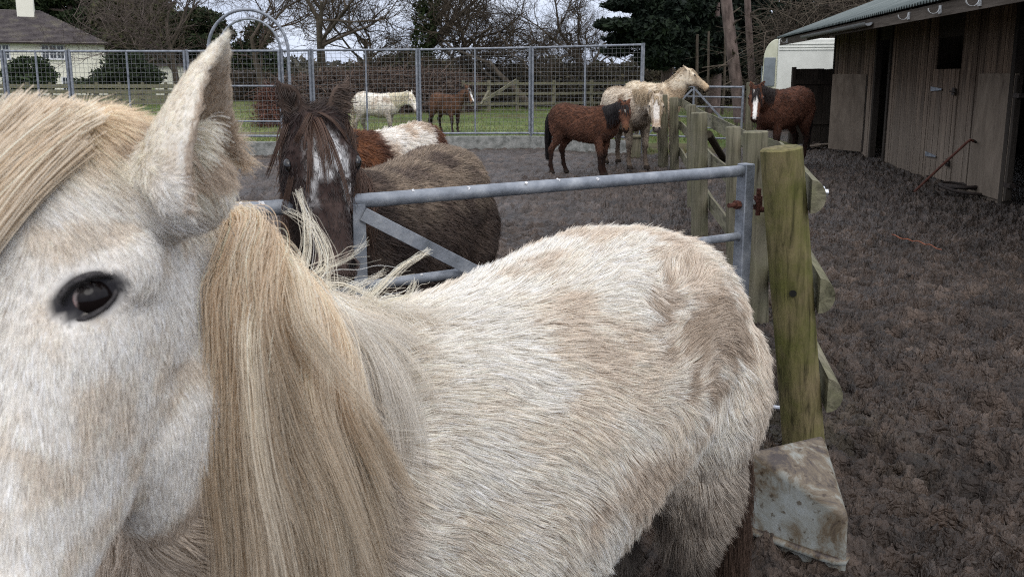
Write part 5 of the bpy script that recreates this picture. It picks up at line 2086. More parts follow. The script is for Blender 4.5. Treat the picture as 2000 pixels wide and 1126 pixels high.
def coil():
    c = on_ground(1868, 372)
    root = empty('hose_coil', c, 0, 'dark loops of old hose lying at the foot of the stable wall', 'hose')
    g = np.random.default_rng(2)
    pts = []
    for i in range(90):
        a = i / 90 * 2 * math.pi * 3.4
        r = 0.22 + 0.05 * math.sin(a * 0.37) + 0.03 * math.sin(a * 1.7)
        pts.append((math.cos(a) * r * 1.0 - 0.05, math.sin(a) * r * 1.3 - 0.2, 0.05 + 0.035 * math.sin(a * 0.8) + 0.012 * i / 30))
    MB().tube(pts, 0.02, 8).build('hose', M_RUSTY_DARK, root, True)


coil()


def twine():
    a = [on_ground(u, v, 0.035) for u, v in ((1742, 458), (1765, 466), (1790, 471), (1812, 477), (1838, 487))]
    root = empty('twine', a[0] * np.array([1, 1, 0]), 0, 'thin length of orange baler twine lying on the mud', 'twine')
    mb = MB()
    pts = []
    for i in range(24):
        t = i / 23 * 4
        k = min(3, int(t))
        p = lerp(a[k], a[k + 1], t - k)
        pts.append(p + np.array([0, 0.010 * math.sin(i * 0.7), 0.006 * math.sin(i * 1.1)]) - a[0] * np.array([1, 1, 0]))
    mb.tube(pts, 0.0045, 6)
    mb.build('strand', noise_mat("faded orange twine", [(0.16, 0.06, 0.035), (0.36, 0.12, 0.06)], 25), root, True)


twine()


def fallen_sheet():
    p = on_ground(1600, 288)
    root = empty('scrap_board', p, 0.4, 'flat scrap of pale wood lying in front of the far stable door', 'board')
    MB().box((-0.45, -0.12, 0.02), (0.25, 0.12, 0.05)).build('sheet', M_PLY, root, bevel=0.004)
    MB().box((-0.12, -0.16, 0.054), (0.30, 0.02, 0.08)).build('sheet', M_PLY, root, bevel=0.004)


fallen_sheet()


def clods():
    """little stones and straw trodden into the mud"""
    g = np.random.default_rng(21)
    mb = MB()
    for i in range(70):
        y = 1.9 + 12 * g.random() ** 1.7
        x = lerp(0.55 + 0.15 * y, min(4.3 + 0.16 * y, 0.75 * y), g.random())
        z = float(mud_height(np.array([x]), np.array([y]))[0])
        r = 0.006 + 0.014 * g.random() ** 2
        mb.ellipsoid((x, y, z + r * 0.3), (r * g.uniform(0.8, 1.6), r, r * 0.7), None, 6, 4)
    o = mb.build('stones', noise_mat("trodden stones", [(0.03, 0.024, 0.02), (0.055, 0.045, 0.037)], 12), None, True)
    tag(o, kind='stuff')


clods()
# ------------------------------------------------------------------ the other ponies
def A3(*c): return np.array(c, float)


def dirty(P, c, amt=0.2, seed=1, sc=7):
    return c * (1 + amt * fbm(P, sc, 4, seed))[:, None]


def blaze(H, w0, w1, s0=0.12, s1=0.9):
    """a white stripe down the face: 1 inside"""
    t = np.clip((H[:, 0] - s0) / (s1 - s0), 0, 1)
    w = lerp(w0, w1, t)
    return ((H[:, 2] > -0.055) & (H[:, 0] > s0) & (H[:, 0] < s1)) * sstep(1.15, 0.85, np.abs(H[:, 1]) / w)


def in_head(H):
    return (H[:, 0] > 0.0) & (H[:, 0] < 1.1) & (np.abs(H[:, 1]) < 0.14) & (H[:, 2] > -0.25) & (H[:, 2] < 0.06)


def bay_coat(body, points, face=None, wb=(0.03, 0.012), muzzle=None, seed=1, leg_z=0.5, snip=None, s_range=(0.12, 0.9)):
    body, points = A3(*body), A3(*points)

    def f(P, H, N):
        c = dirty(P, np.tile(body, (len(P), 1)), 0.45, seed, 8)
        c = lerp(c, np.tile(body * 0.55, (len(P), 1)), (0.6 * sstep(0.15, 0.5, fbm(P, 4, 3, seed + 5)))[:, None])
        lg = sstep(leg_z + 0.1, leg_z - 0.12, P[:, 2])
        c = lerp(c, np.tile(points, (len(P), 1)), (0.9 * lg)[:, None])
        hd = in_head(H)
        c = np.where((hd & (H[:, 0] > 0.0) & (H[:, 0] < 0.25) & (H[:, 2] > -0.06))[:, None], c * 0.6, c)
        if muzzle is not None:
            c = lerp(c, np.tile(A3(*muzzle), (len(P), 1)), (hd * sstep(0.72, 0.85, H[:, 0]) * 0.85)[:, None])
            c = lerp(c, np.tile(A3(0.02, 0.015, 0.013), (len(P), 1)), (hd * sstep(0.93, 0.99, H[:, 0]) * 0.85)[:, None])
        if face is not None:
            b = blaze(H, *wb, *s_range) * hd
            c = lerp(c, np.tile(A3(*face), (len(P), 1)), b[:, None])
        ns = hd & (np.abs(np.abs(H[:, 1]) - 0.036) < 0.013) & (H[:, 0] > 0.89) & (H[:, 0] < 0.95) & (H[:, 2] > -0.045)
        c = np.where(ns[:, None], A3(0.008, 0.006, 0.006), c)
        hoof = P[:, 2] < 0.055
        return np.where(hoof[:, None], A3(0.03, 0.024, 0.02), c)
    return f


# small bay pony standing in the mud
b = on_ground(1142, 341)
pony('bay_pony', 'small reddish brown pony with black mane and star, standing left of the dirty grey pony', (b[0] - 0.02, b[1], 0), R(-32), 0.90,
     bay_coat((0.125, 0.058, 0.036), (0.014, 0.009, 0.008), (0.5, 0.48, 0.44), (0.016, 0.005), (0.11, 0.055, 0.03), 3, 0.42, s_range=(0.26, 0.36)),
     'ponies in the muddy yard', neck_yaw=-38, neck_pitch=22, head_yaw=-58, head_pitch=62, mane_side=-1, mane_col=(0.016, 0.012, 0.012), fur=14000, fur_len=0.045, fur_r=0.003, mane_n=420, mane_r=0.004,
     forelock_n=120, legs=((-1, 0.03, -0.10), (1, -0.05, 0.05)), neck_len=0.44, fat=1.12, hk=1.05, mane_len=0.36, hair_noise=0.35)


def grey_coat(P, H, N):
    n = fbm(P, 5, 4, 61)
    c = lerp(A3(0.66, 0.58, 0.47), A3(0.36, 0.28, 0.20), sstep(-0.2, 0.4, n)[:, None])
    low = sstep(0.95, 0.62, P[:, 2] + 0.25 * n)
    c = lerp(c, lerp(A3(0.17, 0.13, 0.095), A3(0.08, 0.06, 0.045), sstep(-0.2, 0.3, fbm(P, 9, 3, 62))[:, None]), (0.75 * low * (1 - in_head(H)))[:, None])
    leg = sstep(0.42, 0.25, P[:, 2])
    c = lerp(c, A3(0.10, 0.075, 0.058), (0.8 * leg)[:, None])
    hd = in_head(H)
    b_ = blaze(H, 0.045, 0.03, 0.15, 0.8) * hd
    c = lerp(c, np.tile(A3(0.80, 0.76, 0.70), (len(P), 1)), (0.85 * b_)[:, None])
    c = lerp(c, np.tile(A3(0.50, 0.36, 0.25), (len(P), 1)), (0.6 * hd * sstep(0.62, 0.75, H[:, 0]) * sstep(0.93, 0.85, H[:, 0]))[:, None])
    mz = hd * sstep(0.88, 0.94, H[:, 0])
    c = lerp(c, np.tile(A3(0.09, 0.07, 0.065), (len(P), 1)), (0.8 * mz)[:, None])
    ns = hd & (np.abs(np.abs(H[:, 1]) - 0.036) < 0.013) & (H[:, 0] > 0.89) & (H[:, 0] < 0.95) & (H[:, 2] > -0.045)
    c = np.where(ns[:, None], A3(0.012, 0.01, 0.01), c)
    return np.where((P[:, 2] < 0.055)[:, None], A3(0.04, 0.032, 0.026), c)


b = on_ground(1262, 331)
pony('grey_pony', 'dirty cream grey pony facing out, standing beside the small bay pony and the wooden fence', (b[0] - 0.26, b[1] + 0.50, 0), R(-72), 1.10, grey_coat, 'ponies in the muddy yard',
     neck_yaw=-4, neck_pitch=6, head_yaw=-22, head_pitch=70, mane_col=(0.42, 0.33, 0.22), tail_col=(0.3, 0.23, 0.16), fur=14000, fur_len=0.042, fur_r=0.003, mane_n=420, forelock_n=160, mane_len=0.2, mane_r=0.003,
     legs=((-1, 0.0, 0.0), (1, 0.05, -0.08)), neck_len=0.44, hk=1.12, fat=0.95, mane_side=-1)


def cream_coat(P, H, N):
    n = fbm(P, 5, 4, 71)
    c = lerp(A3(0.70, 0.61, 0.47), A3(0.44, 0.34, 0.23), sstep(-0.2, 0.45, n)[:, None])
    leg = sstep(0.5, 0.3, P[:, 2])
    c = lerp(c, A3(0.12, 0.09, 0.065), (0.7 * leg)[:, None])
    hd = in_head(H)
    c = lerp(c, np.tile(A3(0.50, 0.34, 0.19), (len(P), 1)), (0.7 * hd * sstep(0.55, 0.8, H[:, 0]))[:, None])
    c = lerp(c, np.tile(A3(0.06, 0.045, 0.04), (len(P), 1)), (0.85 * hd * sstep(0.9, 0.96, H[:, 0]))[:, None])
    return np.where((P[:, 2] < 0.055)[:, None], A3(0.04, 0.032, 0.026), c)


p = at(1274, 150, 15.2)
pony('cream_pony', 'pale cream pony at the back with its head raised over the distant gate', (p[0], p[1], 0), R(-58), 1.17, cream_coat, 'ponies in the muddy yard',
     neck_yaw=30, neck_pitch=54, head_yaw=50, head_pitch=40, mane_col=(0.42, 0.34, 0.24), fur=10000, fur_len=0.038, fur_r=0.003, mane_n=260, forelock_n=40, mane_len=0.1, mane_r=0.003, neck_len=0.36, hk=1.02)

# bay pony by the stable
b = on_ground(1524, 322)
pony('bay_pony', 'bay pony with broad white blaze standing by the stable behind the fence', (b[0], b[1], 0), R(218), 1.10,
     bay_coat((0.115, 0.052, 0.034), (0.016, 0.010, 0.009), (0.80, 0.78, 0.74), (0.034, 0.020), (0.12, 0.05, 0.03), 13, 0.50, s_range=(0.10, 0.96)),
     'ponies in the muddy yard', neck_yaw=20, neck_pitch=18, head_yaw=33, head_pitch=66, mane_col=(0.02, 0.013, 0.012), mane_side=1, fur=11000, fur_len=0.035, fur_r=0.003, mane_n=260, mane_r=0.004, mane_len=0.25,
     forelock_n=200, legs=((-1, 0.02, -0.1), (1, -0.04, 0.08)), neck_len=0.44, fat=1.05, hk=1.12)


# two ponies in the field behind the mesh
def white_coat(P, H, N):
    n = fbm(P, 5, 4, 81)
    c = lerp(A3(0.82, 0.77, 0.68), A3(0.55, 0.46, 0.36), sstep(0.0, 0.55, n)[:, None])
    low = sstep(0.85, 0.55, P[:, 2] + 0.2 * n)
    c = lerp(c, A3(0.26, 0.20, 0.15), (0.6 * low)[:, None])
    leg = sstep(0.5, 0.3, P[:, 2])
    c = lerp(c, A3(0.09, 0.07, 0.055), (0.7 * leg)[:, None])
    hd = in_head(H)
    c = lerp(c, np.tile(A3(0.30, 0.20, 0.17), (len(P), 1)), (0.7 * hd * sstep(0.80, 0.95, H[:, 0]))[:, None])
    return c


p = at(744, 240, 19.2)
pony('white_pony', 'shaggy white pony with thick pale mane walking right in the field behind the mesh', (p[0] - 0.08, p[1], -0.02), R(-14), 0.94, white_coat, 'ponies in the field', neck_yaw=-10, neck_pitch=14, head_yaw=-24, head_pitch=60,
     mane_col=(0.80, 0.72, 0.55), fur=8000, fur_len=0.045, fur_r=0.0035, mane_n=1100, mane_len=0.30, mane_r=0.004, forelock_n=200, mane_side=-1, neck_len=0.44, hk=1.1, legs=((-1, 0.12, -0.08), (1, -0.12, 0.1)))
p = at(876, 240, 20.6)
pony('brown_pony', 'brown young pony with white face marking in the field behind the mesh', (p[0] - 0.05, p[1], 0.0), R(-42), 0.88,
     bay_coat((0.13, 0.068, 0.040), (0.018, 0.013, 0.011), (0.8, 0.78, 0.75), (0.040, 0.024), (0.28, 0.17, 0.10), 23, 0.5, s_range=(0.12, 0.95)), 'ponies in the field', neck_yaw=14, neck_pitch=44, head_yaw=0, head_pitch=62,
     mane_col=(0.014, 0.011, 0.010), fur=7000, fur_len=0.05, fur_r=0.0035, mane_n=500, mane_len=0.12, mane_r=0.004, forelock_n=60, fat=0.85, neck_len=0.42, hk=1.1, legs=((-1, 0.03, -0.16), (1, -0.02, 0.12)))


# dark pony leaning its head over the gate
def dark_coat(P, H, N):
    n = fbm(P, 6, 4, 91)
    base = lerp(A3(0.105, 0.076, 0.060), A3(0.048, 0.034, 0.028), sstep(-0.3, 0.4, n)[:, None])
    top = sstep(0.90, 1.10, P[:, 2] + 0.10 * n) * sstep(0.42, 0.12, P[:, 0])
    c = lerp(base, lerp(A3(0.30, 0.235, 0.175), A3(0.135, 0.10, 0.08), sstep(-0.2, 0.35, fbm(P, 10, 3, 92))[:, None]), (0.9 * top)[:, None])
    hd = in_head(H)
    c = np.where(hd[:, None], lerp(A3(0.034, 0.023, 0.021), A3(0.062, 0.044, 0.039), sstep(-0.2, 0.5, fbm(P, 20, 3, 93))[:, None]), c)
    # white star with two streaks down the face
    nz = 0.010 * fbm(P, 40, 3, 94)
    star = sstep(1.2, 0.75, np.sqrt(((H[:, 0] - 0.27) / 0.145) ** 2 + ((H[:, 1] + nz) / 0.046) ** 2) + 0.3 * fbm(P, 30, 2, 95))
    str1 = sstep(0.62, 0.5, H[:, 0]) * sstep(0.2, 0.25, H[:, 0]) * sstep(0.016, 0.007, np.abs(H[:, 1] - 0.050 + nz))
    str2 = sstep(0.62, 0.5, H[:, 0]) * sstep(0.2, 0.25, H[:, 0]) * sstep(0.018, 0.007, np.abs(H[:, 1] + 0.042 + nz))
    w = hd * (H[:, 2] > -0.07) * np.clip(np.maximum(star, np.maximum(0.6 * str1, 0.5 * str2)) , 0, 1) * sstep(-0.45, 0.45, fbm(P, 90, 2, 96) + 0.15)
    c = lerp(c, np.tile(A3(0.72, 0.72, 0.72), (len(P), 1)), w[:, None])
    mz = hd * sstep(0.80, 0.9, H[:, 0])
    c = lerp(c, np.tile(A3(0.105, 0.076, 0.066), (len(P), 1)), (0.8 * mz)[:, None])
    ns = hd & (np.sqrt(((np.abs(H[:, 1]) - 0.037) / 0.012) ** 2 + ((H[:, 0] - 0.915) / 0.035) ** 2) < 1) & (H[:, 2] > -0.05)
    c = np.where(ns[:, None], A3(0.006, 0.005, 0.005), c)
    return c


o_ = np.array([-0.46, 3.10, 0])
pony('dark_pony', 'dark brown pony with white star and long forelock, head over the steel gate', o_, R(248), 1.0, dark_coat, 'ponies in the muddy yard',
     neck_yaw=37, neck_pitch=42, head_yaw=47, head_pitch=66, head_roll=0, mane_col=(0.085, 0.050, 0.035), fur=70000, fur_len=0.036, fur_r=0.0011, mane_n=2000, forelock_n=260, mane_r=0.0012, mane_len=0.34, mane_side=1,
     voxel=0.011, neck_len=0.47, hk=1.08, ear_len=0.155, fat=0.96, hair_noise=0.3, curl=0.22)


def pinto_coat(P, H, N):
    n = fbm(P, 6, 3, 201)
    c = lerp(A3(0.84, 0.79, 0.72), A3(0.58, 0.48, 0.38), sstep(0.0, 0.5, n)[:, None])
    br = (sstep(0.12, 0.2, P[:, 0] + 0.05 * n) + sstep(-0.36, -0.42, P[:, 0] + 0.06 * n)).clip(0, 1)
    c = lerp(c, lerp(A3(0.20, 0.085, 0.042), A3(0.10, 0.042, 0.024), sstep(-0.3, 0.3, n)[:, None]), br[:, None])
    return c


p = at(752, 262, 6.2)
pony('pinto_pony', 'brown and white shaggy pony standing behind the dark pony, only its back showing', (p[0], p[1], 0), R(229), 0.93, pinto_coat, 'ponies in the muddy yard',
     neck_yaw=35, neck_pitch=0, head_yaw=45, head_pitch=70, mane_col=(0.045, 0.025, 0.018), fur=26000, fur_len=0.06, fur_r=0.0022, mane_n=700, mane_len=0.22, mane_r=0.0022, forelock_n=60, tail_n=200, neck_len=0.42)
# ------------------------------------------------------------------ trees and hedges
M_BARK = noise_mat("grey brown bark", [(0.030, 0.024, 0.018), (0.075, 0.060, 0.044), (0.12, 0.10, 0.075)], 9, detail=8, rough=(0.85, 0.95), stretch=(1, 1, 0.3), bump=0.8, bump_scale=20)
M_PINEBARK = noise_mat("pinkish pine bark", [(0.05, 0.036, 0.030), (0.125, 0.092, 0.080), (0.19, 0.145, 0.125)], 7, detail=8, rough=(0.85, 0.95), stretch=(1, 1, 0.35), bump=0.9, bump_scale=14)
M_TWIG = tint_mat("twig bark", 0.9, 0.1)


def perp(d, g):
    v = g.normal(0, 1, 3)
    v -= d * np.dot(v, d)
    return nrm(v)


def grow_tree(p0, height, r0, g, lean=(0, 0), levels=5, spread=0.9, gnarl=0.25, first=0.28, flat=0.0, split=(3, 5), shrink=0.76, stem=0.33):
    """branch polylines: list of (level, points, radii)"""
    out = []

    def branch(p, d, L, r, lev):
        k = 6 if lev < 2 else 5
        pts, rad = [p], [r]
        seg = L / (k - 1)
        for i in range(k - 1):
            d = nrm(d + perp(d, g) * gnarl * (0.5 + 0.6 * min(lev, 2)) * g.random() + np.array([0, 0, 0.05 if lev < 3 else 0.02]))
            p = p + d * seg
            pts.append(p)
            rad.append(max(0.003, r * lerp(1, 0.42 if lev == 0 else 0.55, (i + 1) / (k - 1))))
        out.append((lev, np.array(pts), np.array(rad)))
        if lev >= levels: return
        n = g.integers(split[0], split[1] + 1) + (1 if lev >= 2 else 0) + (1 if lev >= 4 else 0)
        for j in range(n):
            t = lerp(first if lev == 0 else 0.3, 1.0, (j + 0.4 + 0.6 * g.random()) / n)
            t = min(t, 1.0)
            q = t * (k - 1)
            i = min(k - 2, int(q))
            a = lerp(pts[i], pts[i + 1], q - i)
            ang = spread * (0.55 + 0.6 * g.random())
            nd_ = nrm(d * math.cos(ang) + perp(d, g) * math.sin(ang) + np.array([0, 0, -flat * g.random()]))
            rr = lerp(rad[i], rad[i + 1], q - i) * ((0.55 + 0.2 * g.random()) if j < n - 1 else 0.95)
            branch(a, nd_, L * shrink * (0.7 + 0.5 * g.random()), rr, lev + 1)
    branch(np.array(p0, float), nrm(np.array([lean[0], lean[1], 1.0])), height * stem, r0, 0)
    return out


def bare_tree(name, label, u, Y, height, r0, seed, lean=(0, 0), levels=5, tint=(0.060, 0.048, 0.036), group=None, ivy=0, zb=-0.2, mesh_lv=1, **kw):
    g = np.random.default_rng(seed)
    p = at(u, 160, Y)
    root = empty(name, (p[0], Y, zb), 0, label, 'tree', group)
    br = grow_tree((0, 0, 0), height, r0, g, lean, levels, **kw)
    mb = MB()
    for lev, pts, rad in br:
        if lev <= mesh_lv: mb.tube(pts, list(rad * 0.82 * np.linspace(1.25, 1.0, len(rad)) if lev == 0 else rad * 0.82), 9 if lev == 0 else 7)
    mb.build('trunk', M_BARK, root, True, angle=80)
    P, Rr = [], []
    for lev, pts, rad in br:
        if lev > mesh_lv:
            P.append(pts[:5])
            Rr.append(rad[:5])
    P, Rr = np.array(P), np.array(Rr)
    Rr = np.maximum(Rr * 0.8, 0.0050 * Y / 40)
    c = np.array(tint) * (1 + 0.3 * g.normal(0, 1, (len(P), 1))).clip(0.4, 1.8)
    curves_obj('crown', P, Rr, c, M_TWIG, root)
    if ivy:
        leaves('ivy', [((0.0 + lean[0] * z_, 0 + lean[1] * z_, z_), (0.7, 0.7, 0.8)) for z_ in np.linspace(0.6, height * 0.42, 6)], ivy, 0.11, g, [(0.018, 0.028, 0.010), (0.035, 0.050, 0.016)], root)
    return root


def leaves(name, blobs, n, size, g, cols, parent, hollow=0.35, up=0.0, sx=1.0):
    """many leaf-sized faces spread through ellipsoid clumps: blobs (centre, radii)"""
    vol = np.array([b[1][0] * b[1][1] * b[1][2] for b in blobs]) ** 0.7
    bi = g.choice(len(blobs), n, p=vol / vol.sum())
    C = np.array([b[0] for b in blobs], float)[bi]
    Rd = np.array([b[1] for b in blobs], float)[bi]
    d = nrm(g.normal(0, 1, (n, 3)))
    r = (hollow + (1 - hollow) * g.random(n)) ** 0.6
    P = C + d * Rd * r[:, None] * (1 + 0.22 * vnoise(d * 2.3 + C, 1.0, 7))[:, None]
    a = nrm(g.normal(0, 1, (n, 3)) + np.array([0, 0, up]))
    b = nrm(np.cross(a, g.normal(0, 1, (n, 3))))
    s = size * (0.6 + 0.8 * g.random(n))[:, None]
    v = np.stack([P - a * s * sx, P + b * s * 0.45, P + a * s * sx, P - b * s * 0.45], 1).reshape(-1, 3)
    f = np.arange(n * 4).reshape(-1, 4)
    me = bpy.data.meshes.new(name)
    me.vertices.add(len(v))
    me.vertices.foreach_set('co', v.astype(np.float32).ravel())
    me.loops.add(n * 4)
    me.loops.foreach_set('vertex_index', f.ravel().astype(np.int32))
    me.polygons.add(n)
    me.polygons.foreach_set('loop_start', np.arange(n, dtype=np.int32) * 4)
    me.update(calc_edges=True)
    clump = 0.5 + 0.5 * fbm(P, 1.1 / max(0.4, float(np.mean(Rd))) * 2, 3, 9) + 0.18 * g.normal(0, 1, n)
    cc = np.array([np.interp(np.clip(clump, 0, 1), np.linspace(0, 1, len(cols)), [c[k] for c in cols]) for k in range(3)]).T
    cc = cc * (0.8 + 0.4 * g.random((n, 1)))
    paint(me, np.repeat(cc, 4, 0))
    me.materials.append(M_LEAFY)
    o = bpy.data.objects.new(name, me)
    col.objects.link(o)
    if parent is not None: o.parent = parent
    return o


def evergreen(name, label, trunk_u, Y, blobs_px, n, size, seed, cols, trunk_r=0.25, trunk_top=None, mat=None, group=None, boughs=True):
    """blobs_px: (u, v, half width px, half height px, depth shift) as the crown shows"""
    g = np.random.default_rng(seed)
    p = at(trunk_u, 160, Y)
    root = empty(name, (p[0], Y, -0.2), 0, label, 'tree', group)
    o = np.array([p[0], Y, -0.2])
    bl = []
    for u, v, w, h, dz in blobs_px:
        c = at(u, v, Y + dz) - o
        k = (Y + dz) / FPX
        bl.append((c, (w * k, max(0.6, 0.7 * w * k), h * k)))
    top = max(b[0][2] for b in bl) if trunk_top is None else trunk_top
    mb = MB()
    mb.tube([(0, 0, 0), (0.05, 0, top * 0.35), (-0.03, 0, top * 0.7), (0.02, 0, top)], [trunk_r * 1.15, trunk_r, trunk_r * 0.75, trunk_r * 0.35], 12)
    if boughs:
        for c, r in bl:
            z = min(top * 0.95, max(top * 0.3, c[2] - 0.4))
            if np.linalg.norm(c[:2]) > 0.3:
                mb.tube([(0, 0, z), tuple(np.array([c[0] * 0.5, c[1] * 0.5, (z + c[2]) / 2 + 0.1])), tuple(c)], [trunk_r * 0.4, trunk_r * 0.25, 0.03], 6)
    mb.build('trunk', mat or M_PINEBARK, root, True, angle=80)
    leaves('crown', bl, n, size, g, cols, root)
    return root


OAKS = 'bare trees beyond the field'
bare_tree('oak_tree', 'large bare oak with forking black limbs above the mesh gateway', 632, 40, 13.5, 0.34, 101, (0.0, 0.0), 5, group=OAKS, first=0.25)
bare_tree('oak_tree', 'bare ivy-clad oak with upright trunk in the middle of the hedge', 815, 38, 12.5, 0.36, 108, (0.10, 0), 5, group=OAKS, ivy=2600, first=0.4)
bare_tree('oak_tree', 'smaller bare tree with brownish twigs between the two big oaks', 725, 43, 11, 0.24, 117, (-0.05, 0), 5, (0.085, 0.065, 0.045), OAKS)
bare_tree('leaning_tree', 'slanting bare tree whose trunk leans left over the back hedge', 1042, 37, 9.5, 0.24, 125, (-0.75, 0.1), 5, group=OAKS, first=0.4, gnarl=0.35)
bare_tree('gnarled_tree', 'small twisted bare tree right of the slanting trunk', 1072, 39, 8.0, 0.19, 131, (0.05, 0), 5, group=OAKS, gnarl=0.75)
bare_tree('round_tree', 'bare round-crowned tree with fine pale twigs, left of the dark evergreens', 1140, 40, 9.5, 0.26, 143, (0.0, 0), 5, (0.085, 0.070, 0.055), OAKS, spread=0.75)
bare_tree('bare_tree', 'bare tree with reddish brown twigs behind the arch hoops', 520, 46, 12, 0.28, 151, (-0.1, 0), 5, (0.070, 0.052, 0.042), OAKS)
bare_tree('bare_tree', 'thin bare tree rising behind the roof end of the cream house', 270, 62, 14, 0.20, 163, (0.05, 0), 4, (0.075, 0.06, 0.042), OAKS)
bare_tree('bare_tree', 'bare pale-twigged tree rising behind the evergreens left of the arch', 345, 55, 15, 0.26, 167, (0, 0), 5, (0.10, 0.08, 0.07), OAKS)
bare_tree('bare_tree', 'sprawling bare tree whose drooping twigs hang over the hedge centre', 890, 41, 11, 0.24, 173, (0.12, 0), 5, (0.075, 0.060, 0.044), OAKS, flat=0.35)

PINE = [(0.010, 0.017, 0.008), (0.022, 0.034, 0.014), (0.045, 0.056, 0.022)]
OLIVE = [(0.020, 0.026, 0.012), (0.045, 0.050, 0.022), (0.085, 0.080, 0.036)]
BROWN = [(0.030, 0.022, 0.014), (0.060, 0.044, 0.028), (0.095, 0.07, 0.045)]
evergreen('pine_tree', 'dark pine behind the chimney end of the house', 150, 82, [(40, 15, 60, 30, 0), (110, 20, 60, 34, 2), (175, 45, 55, 32, -1), (150, -20, 70, 30, 0), (215, 70, 45, 28, -2)], 15000, 0.26, 201, PINE, 0.4)
evergreen('pine_tree', 'broad olive green pine with tangled boughs between house and arch', 285, 74, [(220, 30, 50, 34, 0), (285, 20, 55, 38, 0), (250, 80, 55, 32, -2), (320, 70, 50, 40, 0), (290, 110, 60, 28, -2), (200, 105, 40, 26, 0)], 15000, 0.24, 205, OLIVE, 0.4)
evergreen('pine_tree', 'dark flat-topped pine just left of the arch hoops', 385, 66, [(385, 40, 48, 26, 0), (360, 62, 40, 22, 0), (420, 66, 40, 22, 1), (395, 85, 46, 18, -1), (350, 105, 46, 22, 0)], 9500, 0.2, 207, PINE, 0.32)
evergreen('holly_tree', 'dark evergreen seen through the hoops of the arch', 500, 58, [(505, 70, 30, 26, 0), (480, 110, 46, 30, 0), (525, 125, 38, 30, 0), (510, 150, 60, 26, 0), (450, 130, 40, 30, 0)], 9000, 0.17, 211, PINE, 0.22)
# the dark conifers on the right
evergreen('conifer_tree', 'tall dark conifer with drooping sprays, left end of the conifer group', 1300, 31,
          [(1225, 8, 45, 14, 0), (1205, 48, 42, 12, -1), (1235, 75, 52, 14, 0), (1205, 100, 30, 9, 0), (1290, 30, 55, 42, 0), (1330, 90, 55, 38, 0), (1290, 110, 50, 24, -1), (1350, 20, 50, 40, 1), (1275, 65, 50, 30, -1)], 24000, 0.125, 221, [(0.004, 0.008, 0.005), (0.010, 0.017, 0.010), (0.022, 0.034, 0.016)], 0.24, group='dark conifers beside the stable')
evergreen('conifer_tree', 'very dark dense conifer behind the leaning pine trunk', 1395, 32,
          [(1390, 10, 60, 50, 1), (1385, 80, 56, 46, 0), (1420, 120, 46, 28, 1), (1370, 130, 46, 20, 0), (1455, 40, 50, 60, 2), (1470, 110, 40, 40, 2)], 20000, 0.125, 223, [(0.003, 0.006, 0.004), (0.008, 0.013, 0.008), (0.016, 0.024, 0.012)], 0.24, group='dark conifers beside the stable')
evergreen('conifer_tree', 'dark conifer mass rising behind the caravan and stable roof', 1530, 36,
          [(1520, 20, 60, 60, 0), (1580, 60, 60, 50, 0), (1640, 40, 60, 60, 2), (1530, 110, 60, 50, 0), (1700, 30, 60, 60, 3), (1590, 0, 70, 50, 3), (1780, 10, 70, 60, 3)], 22000, 0.14, 225, [(0.003, 0.006, 0.004), (0.008, 0.013, 0.008), (0.018, 0.026, 0.013)], 0.24, group='dark conifers beside the stable')


def pine_trunk(name, label, u0, v0, u1, v1, Y, r, seed, mat):
    g = np.random.default_rng(seed)
    a, b = at(u0, v0, Y), at(u1, v1, Y)
    a[2] = -0.15
    d = b - a
    b = b + d * 1.25
    root = empty(name, a, 0, label, 'tree')
    q = [lerp(a, b, t) - a + np.array([0.05 * math.sin(t * 7 + seed), 0.05 * math.cos(t * 5), 0]) * t for t in np.linspace(0, 1, 9)]
    MB().tube(q, [r * (1.25 - 0.25 * min(1, i)) * (1 - 0.02 * i - 0.006 * i * i) for i in range(9)], 14).build('trunk', mat, root, True, angle=80)
    for k in range(7):
        t = 0.13 + 0.30 * g.random()
        p = lerp(a, b, t) - a
        e = nrm(np.array([g.normal(0.5, 0.8), g.normal(-0.6, 0.4), g.normal(0.1, 0.35)]))
        L = g.uniform(0.4, 1.2)
        MB().tube([p, p + e * L * 0.5 + np.array([0, 0, 0.05]), p + e * L + np.array([0, 0, 0.2 * g.normal()])], [0.045, 0.03, 0.012], 6).build('dead_branch', M_BARK, root, True)
    tp = b - a
    leaves('crown', [(tp + np.array([g.normal(0, 0.7), g.normal(0, 0.7), g.uniform(-0.6, 0.9)]), (1.1, 1.1, 0.5)) for _ in range(6)], 4500, 0.12, g, [(0.006, 0.010, 0.005), (0.016, 0.025, 0.012), (0.03, 0.042, 0.02)], root)
    return root


pine_trunk('pine_tree', 'thick leaning pinkish pine trunk in front of the dark conifers', 1453, 172, 1418, 0, 25.5, 0.20, 3, M_PINEBARK)
pine_trunk('pine_tree', 'thinner reddish pine trunk with broken side branches', 1478, 168, 1460, 0, 27.5, 0.125, 9, M_PINEBARK)
for i, (u, Y, r) in enumerate(((1358, 30, 0.07), (1392, 33, 0.09), (1380, 28, 0.05), (1412, 31, 0.06))):
    p = at(u, 170, Y)
    rt = empty('sapling', (p[0], Y, -0.2), 0, ['thin grey sapling stem, leftmost under the conifers', 'thicker grey stem under the conifers', 'thinnest mossy stem under the conifers', 'slim stem under the conifers, nearest the pine trunk'][i], 'tree', 'stems under the conifers')
    MB().tube([(0, 0, 0), (0.05, 0, 1.4), (0.0, 0, 3.2)], [r, r * 0.85, r * 0.7], 8).build('trunk', M_BARK, rt, True)


